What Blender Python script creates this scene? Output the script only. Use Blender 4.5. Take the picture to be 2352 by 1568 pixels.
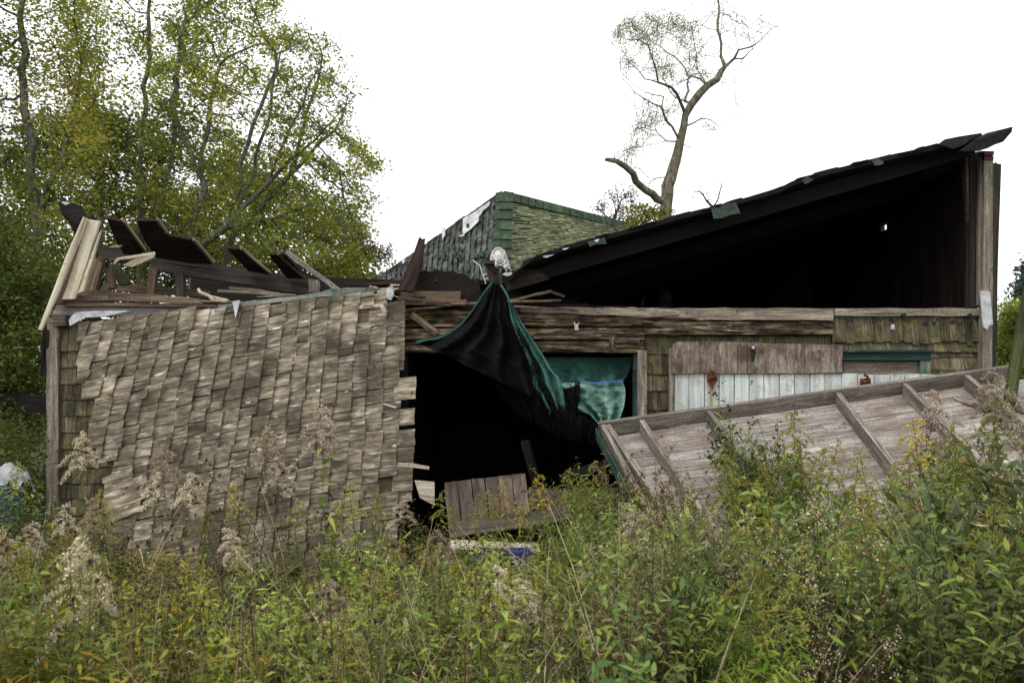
import bpy, math, random
import numpy as np
from mathutils import Vector, Matrix, noise, kdtree

for o in list(bpy.data.objects):
    bpy.data.objects.remove(o)
R = math.radians
SC = bpy.context.scene
COL = SC.collection
rnd = random.Random(11)

# ------------------------------------------------------------------ camera
PITCH = math.atan(150 / 1829)
CAMZ = 1.6
cam = bpy.data.cameras.new('camera')
cam.lens = 28.0
cam.sensor_width = 36.0
cam.clip_start = 0.05
cam.clip_end = 2000
cam.dof.use_dof = True
cam.dof.focus_distance = 7.6
cam.dof.aperture_fstop = 5.0
camo = bpy.data.objects.new('camera', cam)
COL.objects.link(camo)
camo.location = (0, 0, CAMZ)
camo.rotation_euler = (R(90) + PITCH, 0, 0)
SC.camera = camo

# ------------------------------------------------------------------ sky and sun
SUN_EL, SUN_AZ = 52, 215
w = bpy.data.worlds.new("World")
SC.world = w
w.use_nodes = True
wt = w.node_tree
wt.nodes.clear()
sky = wt.nodes.new('ShaderNodeTexSky')
sky.sky_type = 'NISHITA'
sky.sun_disc = False
sky.sun_elevation = R(SUN_EL)
sky.sun_rotation = R(SUN_AZ)
sky.dust_density = 4
tc = wt.nodes.new('ShaderNodeTexCoord')
cn = wt.nodes.new('ShaderNodeTexNoise')
cn.inputs['Scale'].default_value = 1.6
cn.inputs['Detail'].default_value = 4
cr = wt.nodes.new('ShaderNodeValToRGB')
cr.color_ramp.elements[0].position = 0.3
cr.color_ramp.elements[0].color = (12.0, 12.2, 12.6, 1)
cr.color_ramp.elements[1].position = 0.7
cr.color_ramp.elements[1].color = (15.5, 15.5, 15.5, 1)
mixs = wt.nodes.new('ShaderNodeMixRGB')
mixs.inputs[0].default_value = 0.93
bg = wt.nodes.new('ShaderNodeBackground')
bg.inputs[1].default_value = 0.1
wo = wt.nodes.new('ShaderNodeOutputWorld')
wt.links.new(tc.outputs['Generated'], cn.inputs['Vector'])
wt.links.new(cn.outputs['Fac'], cr.inputs[0])
wt.links.new(sky.outputs[0], mixs.inputs[1])
wt.links.new(cr.outputs[0], mixs.inputs[2])
wt.links.new(mixs.outputs[0], bg.inputs[0])
wt.links.new(bg.outputs[0], wo.inputs[0])

sl = bpy.data.lights.new('sun', 'SUN')
sl.energy = 1.4
sl.angle = R(25)
sl.color = (1, 0.97, 0.92)
so = bpy.data.objects.new('sun', sl)
COL.objects.link(so)
az = R(SUN_AZ)
sd = Vector((math.sin(az) * math.cos(R(SUN_EL)), math.cos(az) * math.cos(R(SUN_EL)), math.sin(R(SUN_EL))))
so.rotation_euler = sd.to_track_quat('Z', 'Y').to_euler()
so.location = sd * 50

SC.view_settings.view_transform = 'Standard'
SC.view_settings.look = 'None'
SC.view_settings.exposure = 0.2
SC.view_settings.gamma = 1.0
SC.render.engine = 'CYCLES'
SC.cycles.max_bounces = 5
SC.cycles.diffuse_bounces = 3
SC.cycles.transparent_max_bounces = 4
SC.cycles.use_adaptive_sampling = True

# ------------------------------------------------------------------ helpers
FW = Vector((0, math.cos(PITCH), math.sin(PITCH)))
UP = Vector((0, -math.sin(PITCH), math.cos(PITCH)))
RT = Vector((1, 0, 0))


def P(u, v, Y):
    """point at depth Y seen at (u, v) of the 2352 x 1568 picture"""
    d = FW * 1829 + RT * (u - 1176) + UP * (784 - v)
    return Vector((0, 0, CAMZ)) + d * (Y / d.y)


def lerp(a, b, t):
    return a + (b - a) * t


def interp(tab, x):
    if x <= tab[0][0]:
        return tab[0][1]
    for (x0, y0), (x1, y1) in zip(tab, tab[1:]):
        if x <= x1:
            return y0 + (y1 - y0) * (x - x0) / (x1 - x0)
    return tab[-1][1]


def link_child(o, parent):
    o.parent = parent
    o.matrix_parent_inverse = Matrix.LocRotScale(parent.location, parent.rotation_euler, parent.scale).inverted()


def tag(o, label=None, cat=None, group=None, kind=None):
    if label:
        o['label'] = label
    if cat:
        o['category'] = cat
    if group:
        o['group'] = group
    if kind:
        o['kind'] = kind
    return o


def empty(name, loc, label, cat, group=None):
    o = bpy.data.objects.new(name, None)
    COL.objects.link(o)
    o.location = loc
    o.empty_display_size = 0.2
    return tag(o, label, cat, group)


def finish(name, me, m, parent=None, smooth=False):
    me.materials.append(m)
    o = bpy.data.objects.new(name, me)
    COL.objects.link(o)
    if smooth:
        me.polygons.foreach_set('use_smooth', np.ones(len(me.polygons), dtype=bool))
    if parent is not None:
        link_child(o, parent)
    else:
        n = len(me.vertices)
        co = np.empty(n * 3)
        me.vertices.foreach_get('co', co)
        co = co.reshape(-1, 3)
        c = Vector(((co[:, 0].min() + co[:, 0].max()) / 2, (co[:, 1].min() + co[:, 1].max()) / 2, co[:, 2].min()))
        me.vertices.foreach_set('co', (co - np.array(c)).ravel())
        o.location = c
    return o


class MB:
    """collects faces for one mesh; every face has a tint and a uv in metres along the grain"""

    def __init__(s):
        s.v, s.f, s.uv, s.t = [], [], [], []
        s.cut = []

    def face(s, idx, tint, uvs):
        s.f.append(idx)
        s.uv.extend(uvs)
        s.t.append(tint)

    def hexa(s, c, L, W, tint, segs=None):
        """c: 8 corners, front a b c d then back a b c d"""
        off = (tint * 37.1, tint * 91.7)
        L = L.normalized()
        W = (W - L * W.dot(L)).normalized()
        N = L.cross(W)
        b = len(s.v)
        s.v.extend(c)
        for q in ((0, 1, 2, 3), (7, 6, 5, 4), (1, 0, 4, 5), (2, 1, 5, 6), (3, 2, 6, 7), (0, 3, 7, 4)):
            s.face([b + i for i in q], tint,
                   [(c[i].dot(L) + off[0], c[i].dot(W) + c[i].dot(N) + off[1]) for i in q])

    def slab(s, quad, th, tint=None, segs=1, jit=0.0, back=None):
        """quad a,b,c,d (a->b and d->c run with the grain), th = thickness away from the camera"""
        s.cut.append((len(s.v), len(s.f), len(s.uv)))
        if tint is None:
            tint = rnd.random()
        a, b, c, d = [Vector(p) for p in quad]
        n = (b - a).cross(d - a).normalized()
        if back is None:
            n = n if n.y > 0 else -n
        else:
            n = n if n.dot(Vector(back)) > 0 else -n
        off = (tint * 37.1, tint * 91.7)
        L = (b - a).normalized()
        W = ((d - a) - L * (d - a).dot(L)).normalized()
        rings = []
        for i in range(segs + 1):
            t = i / segs
            p, q = a.lerp(b, t), d.lerp(c, t)
            if jit:
                j = rnd.gauss(0, jit)
                p = p + W * rnd.gauss(0, jit) + n * j * .4
                q = q + W * rnd.gauss(0, jit) + n * j * .4
                if i in (0, segs):
                    p = p + L * rnd.gauss(0, jit * 1.5)
                    q = q + L * rnd.gauss(0, jit * 1.5)
            rings.append((p, q, q + n * th, p + n * th))
        b0 = len(s.v)
        for r in rings:
            s.v.extend(r)

        def uvp(p):
            return (p.dot(L) + off[0], p.dot(W) + p.dot(n) + off[1])
        for i in range(segs):
            for k in range(4):
                k2 = (k + 1) % 4
                ids = [b0 + 4 * i + k, b0 + 4 * i + 4 + k, b0 + 4 * i + 4 + k2, b0 + 4 * i + k2]
                s.face(ids, tint, [uvp(s.v[x]) for x in ids])
        ids = [b0, b0 + 1, b0 + 2, b0 + 3]
        s.face(ids, tint, [(uvp(s.v[x])[0] * 3, uvp(s.v[x])[1]) for x in ids])
        ids = [b0 + 4 * segs + k for k in (3, 2, 1, 0)]
        s.face(ids, tint, [(uvp(s.v[x])[0] * 3, uvp(s.v[x])[1]) for x in ids])

    def board(s, p, q, width, th, wdir=(0, 0, 1), tint=None, segs=4, jit=0.003):
        p, q = Vector(p), Vector(q)
        L = (q - p).normalized()
        W = Vector(wdir)
        W = (W - L * W.dot(L)).normalized() * width / 2
        s.slab((p - W, q - W, q + W, p + W), th, tint, segs, jit)

    def prism(s, poly, th, tint=None, back=None):
        """flat polygon of any shape extruded away from the camera"""
        s.cut.append((len(s.v), len(s.f), len(s.uv)))
        if tint is None:
            tint = rnd.random()
        poly = [Vector(p) for p in poly]
        n = Vector((0, 0, 0))
        for i in range(len(poly)):
            n += poly[i].cross(poly[(i + 1) % len(poly)])
        n.normalize()
        if (n.y if back is None else n.dot(Vector(back))) < 0:
            n = -n
        L = (poly[1] - poly[0]).normalized()
        W = n.cross(L)
        k, b = len(poly), len(s.v)
        s.v.extend(poly)
        s.v.extend([p + n * th for p in poly])
        off = tint * 50

        def uvp(i):
            p = s.v[i]
            return (p.dot(L) + off, p.dot(W) + p.dot(n) + off)
        for ids in [list(range(b, b + k)), list(range(b + 2 * k - 1, b + k - 1, -1))] + \
                [[b + i, b + k + i, b + k + (i + 1) % k, b + (i + 1) % k] for i in range(k)]:
            s.face(ids, tint, [uvp(i) for i in ids])

    def tube(s, pts, rad, sides=6, tint=None, cap=True):
        s.cut.append((len(s.v), len(s.f), len(s.uv)))
        if tint is None:
            tint = rnd.random()
        pts = [Vector(p) for p in pts]
        b0 = len(s.v)
        ref = None
        lens = 0
        for i, p in enumerate(pts):
            d = (pts[min(i + 1, len(pts) - 1)] - pts[max(i - 1, 0)]).normalized()
            if ref is None:
                ref = d.orthogonal().normalized()
            ref = (ref - d * ref.dot(d)).normalized()
            e = d.cross(ref)
            r = rad[i] if isinstance(rad, (list, tuple)) else rad
            for k in range(sides):
                a = 2 * math.pi * k / sides
                s.v.append(p + (ref * math.cos(a) + e * math.sin(a)) * r)
        for i in range(len(pts) - 1):
            sl_ = (pts[i + 1] - pts[i]).length
            for k in range(sides):
                k2 = (k + 1) % sides
                ids = [b0 + i * sides + k, b0 + i * sides + k2, b0 + (i + 1) * sides + k2, b0 + (i + 1) * sides + k]
                s.face(ids, tint, [(lens, k * .05), (lens, k * .05 + .05), (lens + sl_, k * .05 + .05), (lens + sl_, k * .05)])
            lens += sl_
        if cap and sides > 2:
            ids = [b0 + k for k in range(sides)][::-1]
            s.face(ids, tint, [(0, 0)] * sides)
            ids = [b0 + (len(pts) - 1) * sides + k for k in range(sides)]
            s.face(ids, tint, [(0, 0)] * sides)

    def leaf(s, base, d, L, wd, droop=.3, tint=.5, segs=3, roll=0.0, prof=None):
        d = Vector(d).normalized()
        side = d.cross(Vector((0, 0, 1)))
        if side.length < .05:
            side = Vector((1, 0, 0))
        side.normalize()
        side = (side + d.cross(side) * roll).normalized()
        prof = prof or (.25, 1, .75, 0)
        b0 = len(s.v)
        for i in range(segs + 1):
            t = i / segs
            p = base + d * (L * t) + Vector((0, 0, -droop * L * t * t))
            wv = wd / 2 * prof[min(i * (len(prof) - 1) // segs, len(prof) - 1)]
            if i == segs:
                s.v.append(p)
            else:
                s.v.append(p - side * wv)
                s.v.append(p + side * wv)
        for i in range(segs):
            if i == segs - 1:
                ids = [b0 + 2 * i, b0 + 2 * i + 1, b0 + 2 * i + 2]
            else:
                ids = [b0 + 2 * i, b0 + 2 * i + 1, b0 + 2 * i + 3, b0 + 2 * i + 2]
            s.face(ids, tint, [(0, 0)] * len(ids))

    def fleck(s, p, sz, tint):
        d = Vector((rnd.gauss(0, 1), rnd.gauss(0, 1), rnd.gauss(0, 1))).normalized()
        e = d.orthogonal().normalized()
        b0 = len(s.v)
        s.v.extend([p - d * sz, p - e * sz * .6, p + d * sz, p + e * sz * .6])
        s.face([b0, b0 + 1, b0 + 2, b0 + 3], tint, [(0, 0)] * 4)

    def ball(s, c, r, tint, rough=0.0):
        b0 = len(s.v)
        for (z, k) in ((1, 0), (.5, .87), (-.4, .92), (-1, 0)):
            if k == 0:
                s.v.append(c + Vector((0, 0, z * r)))
            else:
                for a in range(5):
                    q = 2 * math.pi * a / 5 + z
                    rr = r * (1 + rnd.uniform(-rough, rough))
                    s.v.append(c + Vector((math.cos(q) * k * rr, math.sin(q) * k * rr, z * rr)))
        for a in range(5):
            a2 = (a + 1) % 5
            s.face([b0, b0 + 1 + a, b0 + 1 + a2], tint, [(0, 0)] * 3)
            s.face([b0 + 1 + a, b0 + 6 + a, b0 + 6 + a2, b0 + 1 + a2], tint, [(0, 0)] * 4)
            s.face([b0 + 11, b0 + 6 + a2, b0 + 6 + a], tint, [(0, 0)] * 3)

    def each(s, name, m, parent=None):
        """one object for every board, plate or rod collected"""
        ends = s.cut[1:] + [(len(s.v), len(s.f), len(s.uv))]
        for (v0, f0, u0), (v1, f1, u1) in zip(s.cut, ends):
            q = MB()
            q.v, q.f, q.uv, q.t = s.v[v0:v1], [[i - v0 for i in f] for f in s.f[f0:f1]], s.uv[u0:u1], s.t[f0:f1]
            q.build(name, m, parent)

    def build(s, name, m, parent=None, smooth=False):
        me = bpy.data.meshes.new(name)
        me.from_pydata([tuple(p) for p in s.v], [], s.f)
        uvl = me.uv_layers.new(name='UVMap')
        uvl.data.foreach_set('uv', np.array(s.uv, dtype=np.float32).ravel())
        at = me.attributes.new('tint', 'FLOAT', 'FACE')
        at.data.foreach_set('value', np.array(s.t, dtype=np.float32))
        return finish(name, me, m, parent, smooth)


def np_mesh(name, V, F, T, m, parent=None, smooth=False):
    """V (n,3), F (m,4), T (m,) built in one go"""
    me = bpy.data.meshes.new(name)
    nf, k = F.shape
    me.vertices.add(len(V))
    me.vertices.foreach_set('co', V.astype(np.float32).ravel())
    me.loops.add(nf * k)
    me.loops.foreach_set('vertex_index', F.astype(np.int32).ravel())
    me.polygons.add(nf)
    me.polygons.foreach_set('loop_start', np.arange(0, nf * k, k, dtype=np.int32))
    me.update(calc_edges=True)
    at = me.attributes.new('tint', 'FLOAT', 'FACE')
    at.data.foreach_set('value', T.astype(np.float32))
    return finish(name, me, m, parent, smooth)


def leaf_cloud(C, size, rs, flat=0.5, tint=None, aspect=.55, bend=True, updir=0.0):
    """diamond leaves at points C (n,3); size (n,) or float -> V, F, T"""
    n = len(C)
    d = rs.normal(size=(n, 3))
    d[:, 2] *= flat
    d[:, 2] += updir
    d /= np.linalg.norm(d, axis=1)[:, None]
    r = rs.normal(size=(n, 3))
    r[:, :2] *= flat + .3
    r[:, 2] += 1e-3
    e = np.cross(d, r)
    e /= np.linalg.norm(e, axis=1)[:, None]
    nn = np.cross(d, e)
    s_ = (size * rs.uniform(.6, 1.25, n))[:, None]
    V = np.empty((n, 4, 3))
    V[:, 0] = C - d * s_ * .5
    V[:, 1] = C + e * s_ * aspect * .5 + nn * s_ * .12
    V[:, 2] = C + d * s_ * .5
    V[:, 3] = C - e * s_ * aspect * .5 + nn * s_ * .12
    F = np.arange(n * 4).reshape(n, 4)
    T = rs.uniform(0, 1, n) if tint is None else tint
    return V.reshape(-1, 3), F, T


# ------------------------------------------------------------------ materials
class NT:
    def __init__(s, name):
        s.m = bpy.data.materials.new(name)
        s.m.use_nodes = True
        s.t = s.m.node_tree
        s.t.nodes.clear()
        s.out = s.t.nodes.new('ShaderNodeOutputMaterial')

    def n(s, typ, props=None, **ins):
        nd = s.t.nodes.new('ShaderNode' + typ)
        for k, v in (props or {}).items():
            setattr(nd, k, v)
        for k, v in ins.items():
            key = k.replace('_', ' ')
            if key.isdigit():
                key = int(key)
            elif key[0] == 'i' and key[1:].isdigit():
                key = int(key[1:])
            s.set(nd.inputs[key], v)
        return nd

    def set(s, sock, v):
        if isinstance(v, bpy.types.NodeSocket):
            s.t.links.new(v, sock)
        elif isinstance(v, bpy.types.Node):
            s.t.links.new(v.outputs[0], sock)
        else:
            sock.default_value = v

    def ramp(s, fac, stops):
        nd = s.n('ValToRGB', i0=fac)
        el = nd.color_ramp.elements
        while len(el) < len(stops):
            el.new(.5)
        for e, (p, c) in zip(el, stops):
            e.position = p
            e.color = (*c, 1) if isinstance(c, tuple) else (c, c, c, 1)
        return nd.outputs[0]

    def mix(s, fac, a, b, mode='MIX'):
        nd = s.n('MixRGB', {'blend_type': mode}, i0=fac)
        for k, v in ((1, a), (2, b)):
            s.set(nd.inputs[k], (*v, 1) if isinstance(v, tuple) else v)
        return nd.outputs[0]

    def math(s, op, a, b=0.0):
        return s.n('Math', {'operation': op}, i0=a, i1=b).outputs[0]

    def noise(s, vec, scale, detail=3, rough=.55, dist=0.0):
        return s.n('TexNoise', Vector=vec, Scale=scale, Detail=detail, Roughness=rough, Distortion=dist).outputs[0]

    def mapped(s, vec, scale, loc=(0, 0, 0)):
        return s.n('Mapping', Vector=vec, Scale=scale, Location=loc).outputs[0]

    def done(s, col, rough=.85, bump=None, bstr=.4, bdist=.01, spec=.25, **kw):
        b = s.n('BsdfPrincipled', Base_Color=col, Roughness=rough)
        b.inputs['Specular IOR Level'].default_value = spec
        for k, v in kw.items():
            s.set(b.inputs[k.replace('_', ' ')], v)
        if bump is not None:
            bn = s.n('Bump', Strength=bstr, Distance=bdist, Height=bump)
            s.t.links.new(bn.outputs[0], b.inputs['Normal'])
        s.t.links.new(b.outputs[0], s.out.inputs[0])
        return s.m


def wood(name, dark, mid, light, grain=(2.5, 55), moss=None, moss_amt=.5, stain=None, stain_amt=.5,
         patch=None, patch_amt=.68, tv=(.7, 1.3), bstr=.5, rough=.85, mottle=3.0, crack=.0, fine=1.0, psc=(6, 38)):
    g = NT(name)
    uv = g.n('UVMap').outputs[0]
    tint = g.n('Attribute', {'attribute_name': 'tint'}).outputs['Fac']
    obj = g.n('TexCoord').outputs['Object']
    gv = g.mapped(uv, (grain[0], grain[1], 1))
    n1 = g.noise(gv, 1.0, 5, .6, .6)
    gv2 = g.mapped(uv, (grain[0] * .35, grain[1] * .2, 1), (7, 3, 0))
    n2 = g.noise(gv2, 1.0, 3, .6)
    f = g.math('ADD', g.math('MULTIPLY', n1, .6), g.math('MULTIPLY', n2, .4))
    col = g.ramp(f, [(.36, dark), (.5, mid), (.63, light)])
    if patch:
        gp = g.mapped(uv, (*psc, 1), (3, 9, 0))
        pf = g.ramp(g.noise(gp, 1.0, 2, .5, .3), [(patch_amt, 0.0), (patch_amt + .06, 1.0)])
        col = g.mix(pf, col, patch)
    if stain:
        sf = g.ramp(g.noise(obj, mottle, 4, .6), [(stain_amt - .06, 0.0), (stain_amt + .12, 1.0)])
        col = g.mix(g.math('MULTIPLY', sf, .85), col, stain)
    if moss:
        mf = g.ramp(g.noise(g.mapped(obj, (1, 1, 1), (5, 5, 5)), mottle * 1.3, 5, .65), [(moss_amt, 0.0), (moss_amt + .12, 1.0)])
        col = g.mix(g.math('MULTIPLY', mf, .8), col, moss)
    sp = g.ramp(g.noise(obj, 55, 3, .7), [(.36, 1 - .38 * fine), (.5, 1.0), (.68, 1 + .18 * fine)])
    col = g.mix(1.0, col, sp, 'MULTIPLY')
    nail = g.ramp(g.noise(g.mapped(obj, (1, 1, 1), (9, 2, 4)), 17, 2, .5), [(.26, .35), (.31, 1.0)])
    col = g.mix(1.0, col, nail, 'MULTIPLY')
    tvv = g.n('MapRange', i0=tint, i1=0.0, i2=1.0, i3=tv[0], i4=tv[1]).outputs[0]
    comb = g.n('CombineXYZ', X=tvv, Y=tvv, Z=tvv).outputs[0]
    col = g.mix(1.0, col, comb, 'MULTIPLY')
    if crack:
        cf = g.ramp(g.noise(g.mapped(uv, (3, 90, 1), (1, 1, 0)), 1.0, 2, .5, 1.0), [(.34, 0.0), (.40, 1.0)])
        col = g.mix(g.math('MULTIPLY', g.math('SUBTRACT', 1.0, cf), crack), col, (.01, .008, .006))
    return g.done(col, rough, n1, bstr, .006)


def plain(name, c, rough=.6, var=.15, scale=12, bump=.0, **kw):
    g = NT(name)
    obj = g.n('TexCoord').outputs['Object']
    n = g.noise(obj, scale, 4, .6)
    a = tuple(x * (1 - var) for x in c)
    b = tuple(min(1, x * (1 + var)) for x in c)
    return g.done(g.ramp(n, [(.35, a), (.65, b)]), rough, n if bump else None, bump, .01, **kw)


def leafmat(name, cols, trans=.35, rough=.55, nscale=1.2, namp=.35, ov=1.0):
    """cols: colours picked by each face's tint"""
    g = NT(name)
    tint = g.n('Attribute', {'attribute_name': 'tint'}).outputs['Fac']
    st = [(i / max(1, len(cols) - 1), c) for i, c in enumerate(cols)]
    col = g.ramp(tint, st)
    oi = g.n('ObjectInfo').outputs['Random']
    hv = g.n('HueSaturation', Hue=g.n('MapRange', i0=oi, i1=0.0, i2=1.0, i3=.5 - .025 * ov, i4=.5 + .015 * ov).outputs[0],
             Value=g.n('MapRange', i0=oi, i1=0.0, i2=1.0, i3=1 - .2 * ov, i4=1 + .25 * ov).outputs[0], Color=col).outputs[0]
    pos = g.n('NewGeometry').outputs['Position']
    cl = g.noise(pos, nscale, 2, .5)
    k = g.n('MapRange', i0=cl, i1=.3, i2=.7, i3=1 - namp, i4=1 + namp).outputs[0]
    col = g.mix(1.0, hv, g.n('CombineXYZ', X=k, Y=k, Z=k).outputs[0], 'MULTIPLY')
    b = g.n('BsdfPrincipled', Base_Color=col, Roughness=rough)
    b.inputs['Specular IOR Level'].default_value = .25
    tr = g.n('BsdfTranslucent', Color=col)
    mx = g.n('MixShader', Fac=trans)
    g.t.links.new(b.outputs[0], mx.inputs[1])
    g.t.links.new(tr.outputs[0], mx.inputs[2])
    g.t.links.new(mx.outputs[0], g.out.inputs[0])
    return g.m


M = {}
M['shingle'] = wood('weathered_shingle_wood', (.05, .04, .027), (.205, .173, .124), (.49, .43, .325), (5, 30),
                    patch=(.66, .61, .52), patch_amt=.65, fine=.35, psc=(4.5, 24), stain=(.075, .06, .042), stain_amt=.49, tv=(.6, 1.4), mottle=2.6, bstr=.8, crack=.35)
M['shingle_dark'] = wood('stained_shingle_wood', (.035, .028, .017), (.12, .10, .058), (.22, .19, .12), (3, 40),
                         moss=(.10, .105, .03), moss_amt=.52, stain=(.045, .035, .022), stain_amt=.52, tv=(.65, 1.3), mottle=5)
M['rotten'] = wood('rotten_header_wood', (.018, .011, .007), (.12, .086, .056), (.38, .30, .21), (3, 34),
                   moss=(.15, .125, .03), moss_amt=.55, stain=(.03, .018, .011), stain_amt=.50, tv=(.6, 1.4), mottle=5, bstr=1.0, crack=.8)
M['greyboard'] = wood('grey_weathered_board', (.08, .065, .048), (.20, .17, .132), (.37, .32, .255), (3, 50),
                      stain=(.12, .09, .07), stain_amt=.60, tv=(.72, 1.25), mottle=3)
M['frame_wood'] = wood('pinkish_grey_lumber', (.065, .055, .045), (.168, .146, .124), (.31, .28, .245), (3, 48),
                       stain=(.14, .11, .10), stain_amt=.58, tv=(.8, 1.2), mottle=3, crack=.25)
M['sheath'] = wood('grey_roof_sheathing_boards', (.11, .094, .08), (.265, .237, .208), (.43, .40, .365), (3, 40),
                   stain=(.17, .125, .10), stain_amt=.55, tv=(.75, 1.2), mottle=2.5, crack=.45)
M['brown'] = wood('brown_lumber', (.04, .028, .018), (.115, .082, .054), (.2, .15, .105), (2, 45), tv=(.6, 1.3))
M['dark'] = wood('near_black_board', (.003, .002, .0015), (.009, .006, .0045), (.022, .014, .010), (1.5, 30), tv=(.6, 1.5))
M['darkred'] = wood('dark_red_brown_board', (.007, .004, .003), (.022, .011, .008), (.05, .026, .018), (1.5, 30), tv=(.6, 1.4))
M['shade_black'] = wood('shade_black_interior_wood', (.0015, .0012, .001), (.004, .0035, .003), (.008, .006, .005), (1.5, 20), tv=(.6, 1.5), bstr=.1)  # near-black wood: the darkness of the unlit interior is put into its colour
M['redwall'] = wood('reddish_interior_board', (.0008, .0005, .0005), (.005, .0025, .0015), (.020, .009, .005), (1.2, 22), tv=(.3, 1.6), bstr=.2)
M['rampwood'] = wood('grey_brown_ramp_board', (.04, .03, .022), (.10, .078, .062), (.18, .148, .12), (1.4, 26), stain=(.05, .038, .03), stain_amt=.55, tv=(.7, 1.3), mottle=3, crack=.4)
M['beamgrey'] = wood('dark_grey_beam', (.012, .010, .009), (.035, .030, .026), (.08, .07, .06), (1.5, 35), tv=(.7, 1.4), crack=.4)
M['cream'] = wood('peeling_cream_paint', (.26, .21, .14), (.56, .50, .38), (.72, .68, .57), (1.5, 26), fine=.3, stain=(.30, .22, .13),
                  stain_amt=.62, tv=(.85, 1.12), mottle=5)
M['whiteplank'] = wood('worn_pale_green_white_paint', (.33, .34, .31), (.50, .54, .51), (.62, .67, .65), (1.2, 22),
                       stain=(.30, .25, .19), stain_amt=.60, patch=(.22, .19, .15), patch_amt=.73, tv=(.85, 1.12), mottle=6, crack=.2, fine=.4)
M['ply'] = wood('peeling_brown_plywood', (.06, .042, .032), (.19, .15, .12), (.31, .26, .21), (7, 32),
                stain=(.055, .035, .026), stain_amt=.55, tv=(.85, 1.15), mottle=3.5)
M['teal'] = wood('worn_dark_teal_paint', (.008, .022, .019), (.014, .044, .038), (.05, .095, .082), (2, 30), stain=(.16, .15, .13), stain_amt=.66, tv=(.8, 1.2), mottle=6)
M['tealpale'] = wood('faded_green_painted_board', (.08, .09, .075), (.16, .175, .15), (.30, .30, .26), (2, 30), stain=(.02, .09, .07), stain_amt=.58, tv=(.8, 1.2), mottle=6)
M['splinter'] = wood('fresh_split_wood', (.20, .16, .11), (.38, .32, .24), (.58, .52, .43), (2, 40), tv=(.8, 1.2))
M['mossboard'] = wood('mossy_board', (.02, .022, .01), (.05, .055, .02), (.09, .095, .03), (2, 30), tv=(.8, 1.2))
M['platebl'] = wood('pale_blue_grey_board', (.11, .10, .095), (.23, .21, .205), (.37, .355, .345), (1.4, 30), stain=(.16, .13, .11), stain_amt=.58, tv=(.85, 1.15))
M['metal'] = plain('pale_torn_flashing', (.44, .45, .46), .55, .3, 14, .3)
M['oldfelt'] = plain('weathered_pale_underlay', (.42, .43, .42), .8, .3, 9, .3)
M['whiteplastic'] = plain('dirty_white_plastic', (.46, .45, .42), .45, .35, 14)
M['rust'] = plain('rusted_iron', (.11, .035, .018), .9, .6, 25, .6)
M['tarblack'] = plain('tar_paper', (.012, .014, .013), .8, .5, 20, .4)
M['maroon'] = plain('maroon_paint', (.06, .006, .012), .6, .3, 12)
M['blue'] = plain('blue_plastic', (.018, .018, .26), .35, .25, 8)
M['cord'] = plain('blue_cord', (.05, .07, .5), .5, .1, 8)


def barkmat(name, c0, c1, c2, moss=None):
    g = NT(name)
    obj = g.n('TexCoord').outputs['Object']
    n1 = g.noise(g.mapped(obj, (22, 22, 7)), 1.0, 5, .65, .5)
    n2 = g.noise(obj, 3.0, 3, .6)
    col = g.ramp(n1, [(.36, c0), (.5, c1), (.64, c2)])
    col = g.mix(g.math('MULTIPLY', g.ramp(n2, [(.45, 0.0), (.62, 1.0)]), .6), col, moss or c0)
    return g.done(col, .9, n1, 1.0, .03)


M['bark'] = barkmat('ridged_grey_brown_bark', (.05, .042, .03), (.15, .13, .095), (.30, .265, .20), (.12, .125, .07))
M['barkgrey'] = barkmat('smooth_grey_bark', (.055, .053, .043), (.12, .117, .096), (.20, .195, .165))
M['shade_rafter'] = wood('shade_black_rafter', (.0015, .0012, .001), (.004, .0034, .0028), (.010, .007, .005), (1.5, 24), tv=(.6, 1.5), bstr=.2)  # shade under the roof edge painted into the rafter colour
M['barkdark'] = plain('dark_twig_bark', (.055, .045, .035), .9, .3, 8)


def cloth(name, c0, c1, trans=.15, rough=.8, fine=260):
    g = NT(name)
    obj = g.n('TexCoord').outputs['Object']
    n = g.noise(obj, 4, 4, .6)
    wv = g.noise(g.mapped(obj, (fine, fine, fine * .3)), 1.0, 1)
    col = g.ramp(n, [(.35, c0), (.65, c1)])
    col = g.mix(g.math('MULTIPLY', g.ramp(wv, [(.4, 0.0), (.6, 1.0)]), .25), col, tuple(x * .5 for x in c0))
    b = g.n('BsdfPrincipled', Base_Color=col, Roughness=rough)
    b.inputs['Specular IOR Level'].default_value = .15
    tr = g.n('BsdfTranslucent', Color=col)
    mx = g.n('MixShader', Fac=trans)
    g.t.links.new(b.outputs[0], mx.inputs[1])
    g.t.links.new(tr.outputs[0], mx.inputs[2])
    g.t.links.new(mx.outputs[0], g.out.inputs[0])
    return g.m


M['clothblack'] = cloth('black_woven_mesh', (.0012, .0012, .0012), (.0045, .0042, .004), .01)
M['clothgreen'] = cloth('teal_green_tarp', (.03, .11, .09), (.085, .205, .17), .12)
M['clothpale'] = cloth('faded_green_tarp', (.10, .22, .185), (.26, .42, .355), .15)


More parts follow.
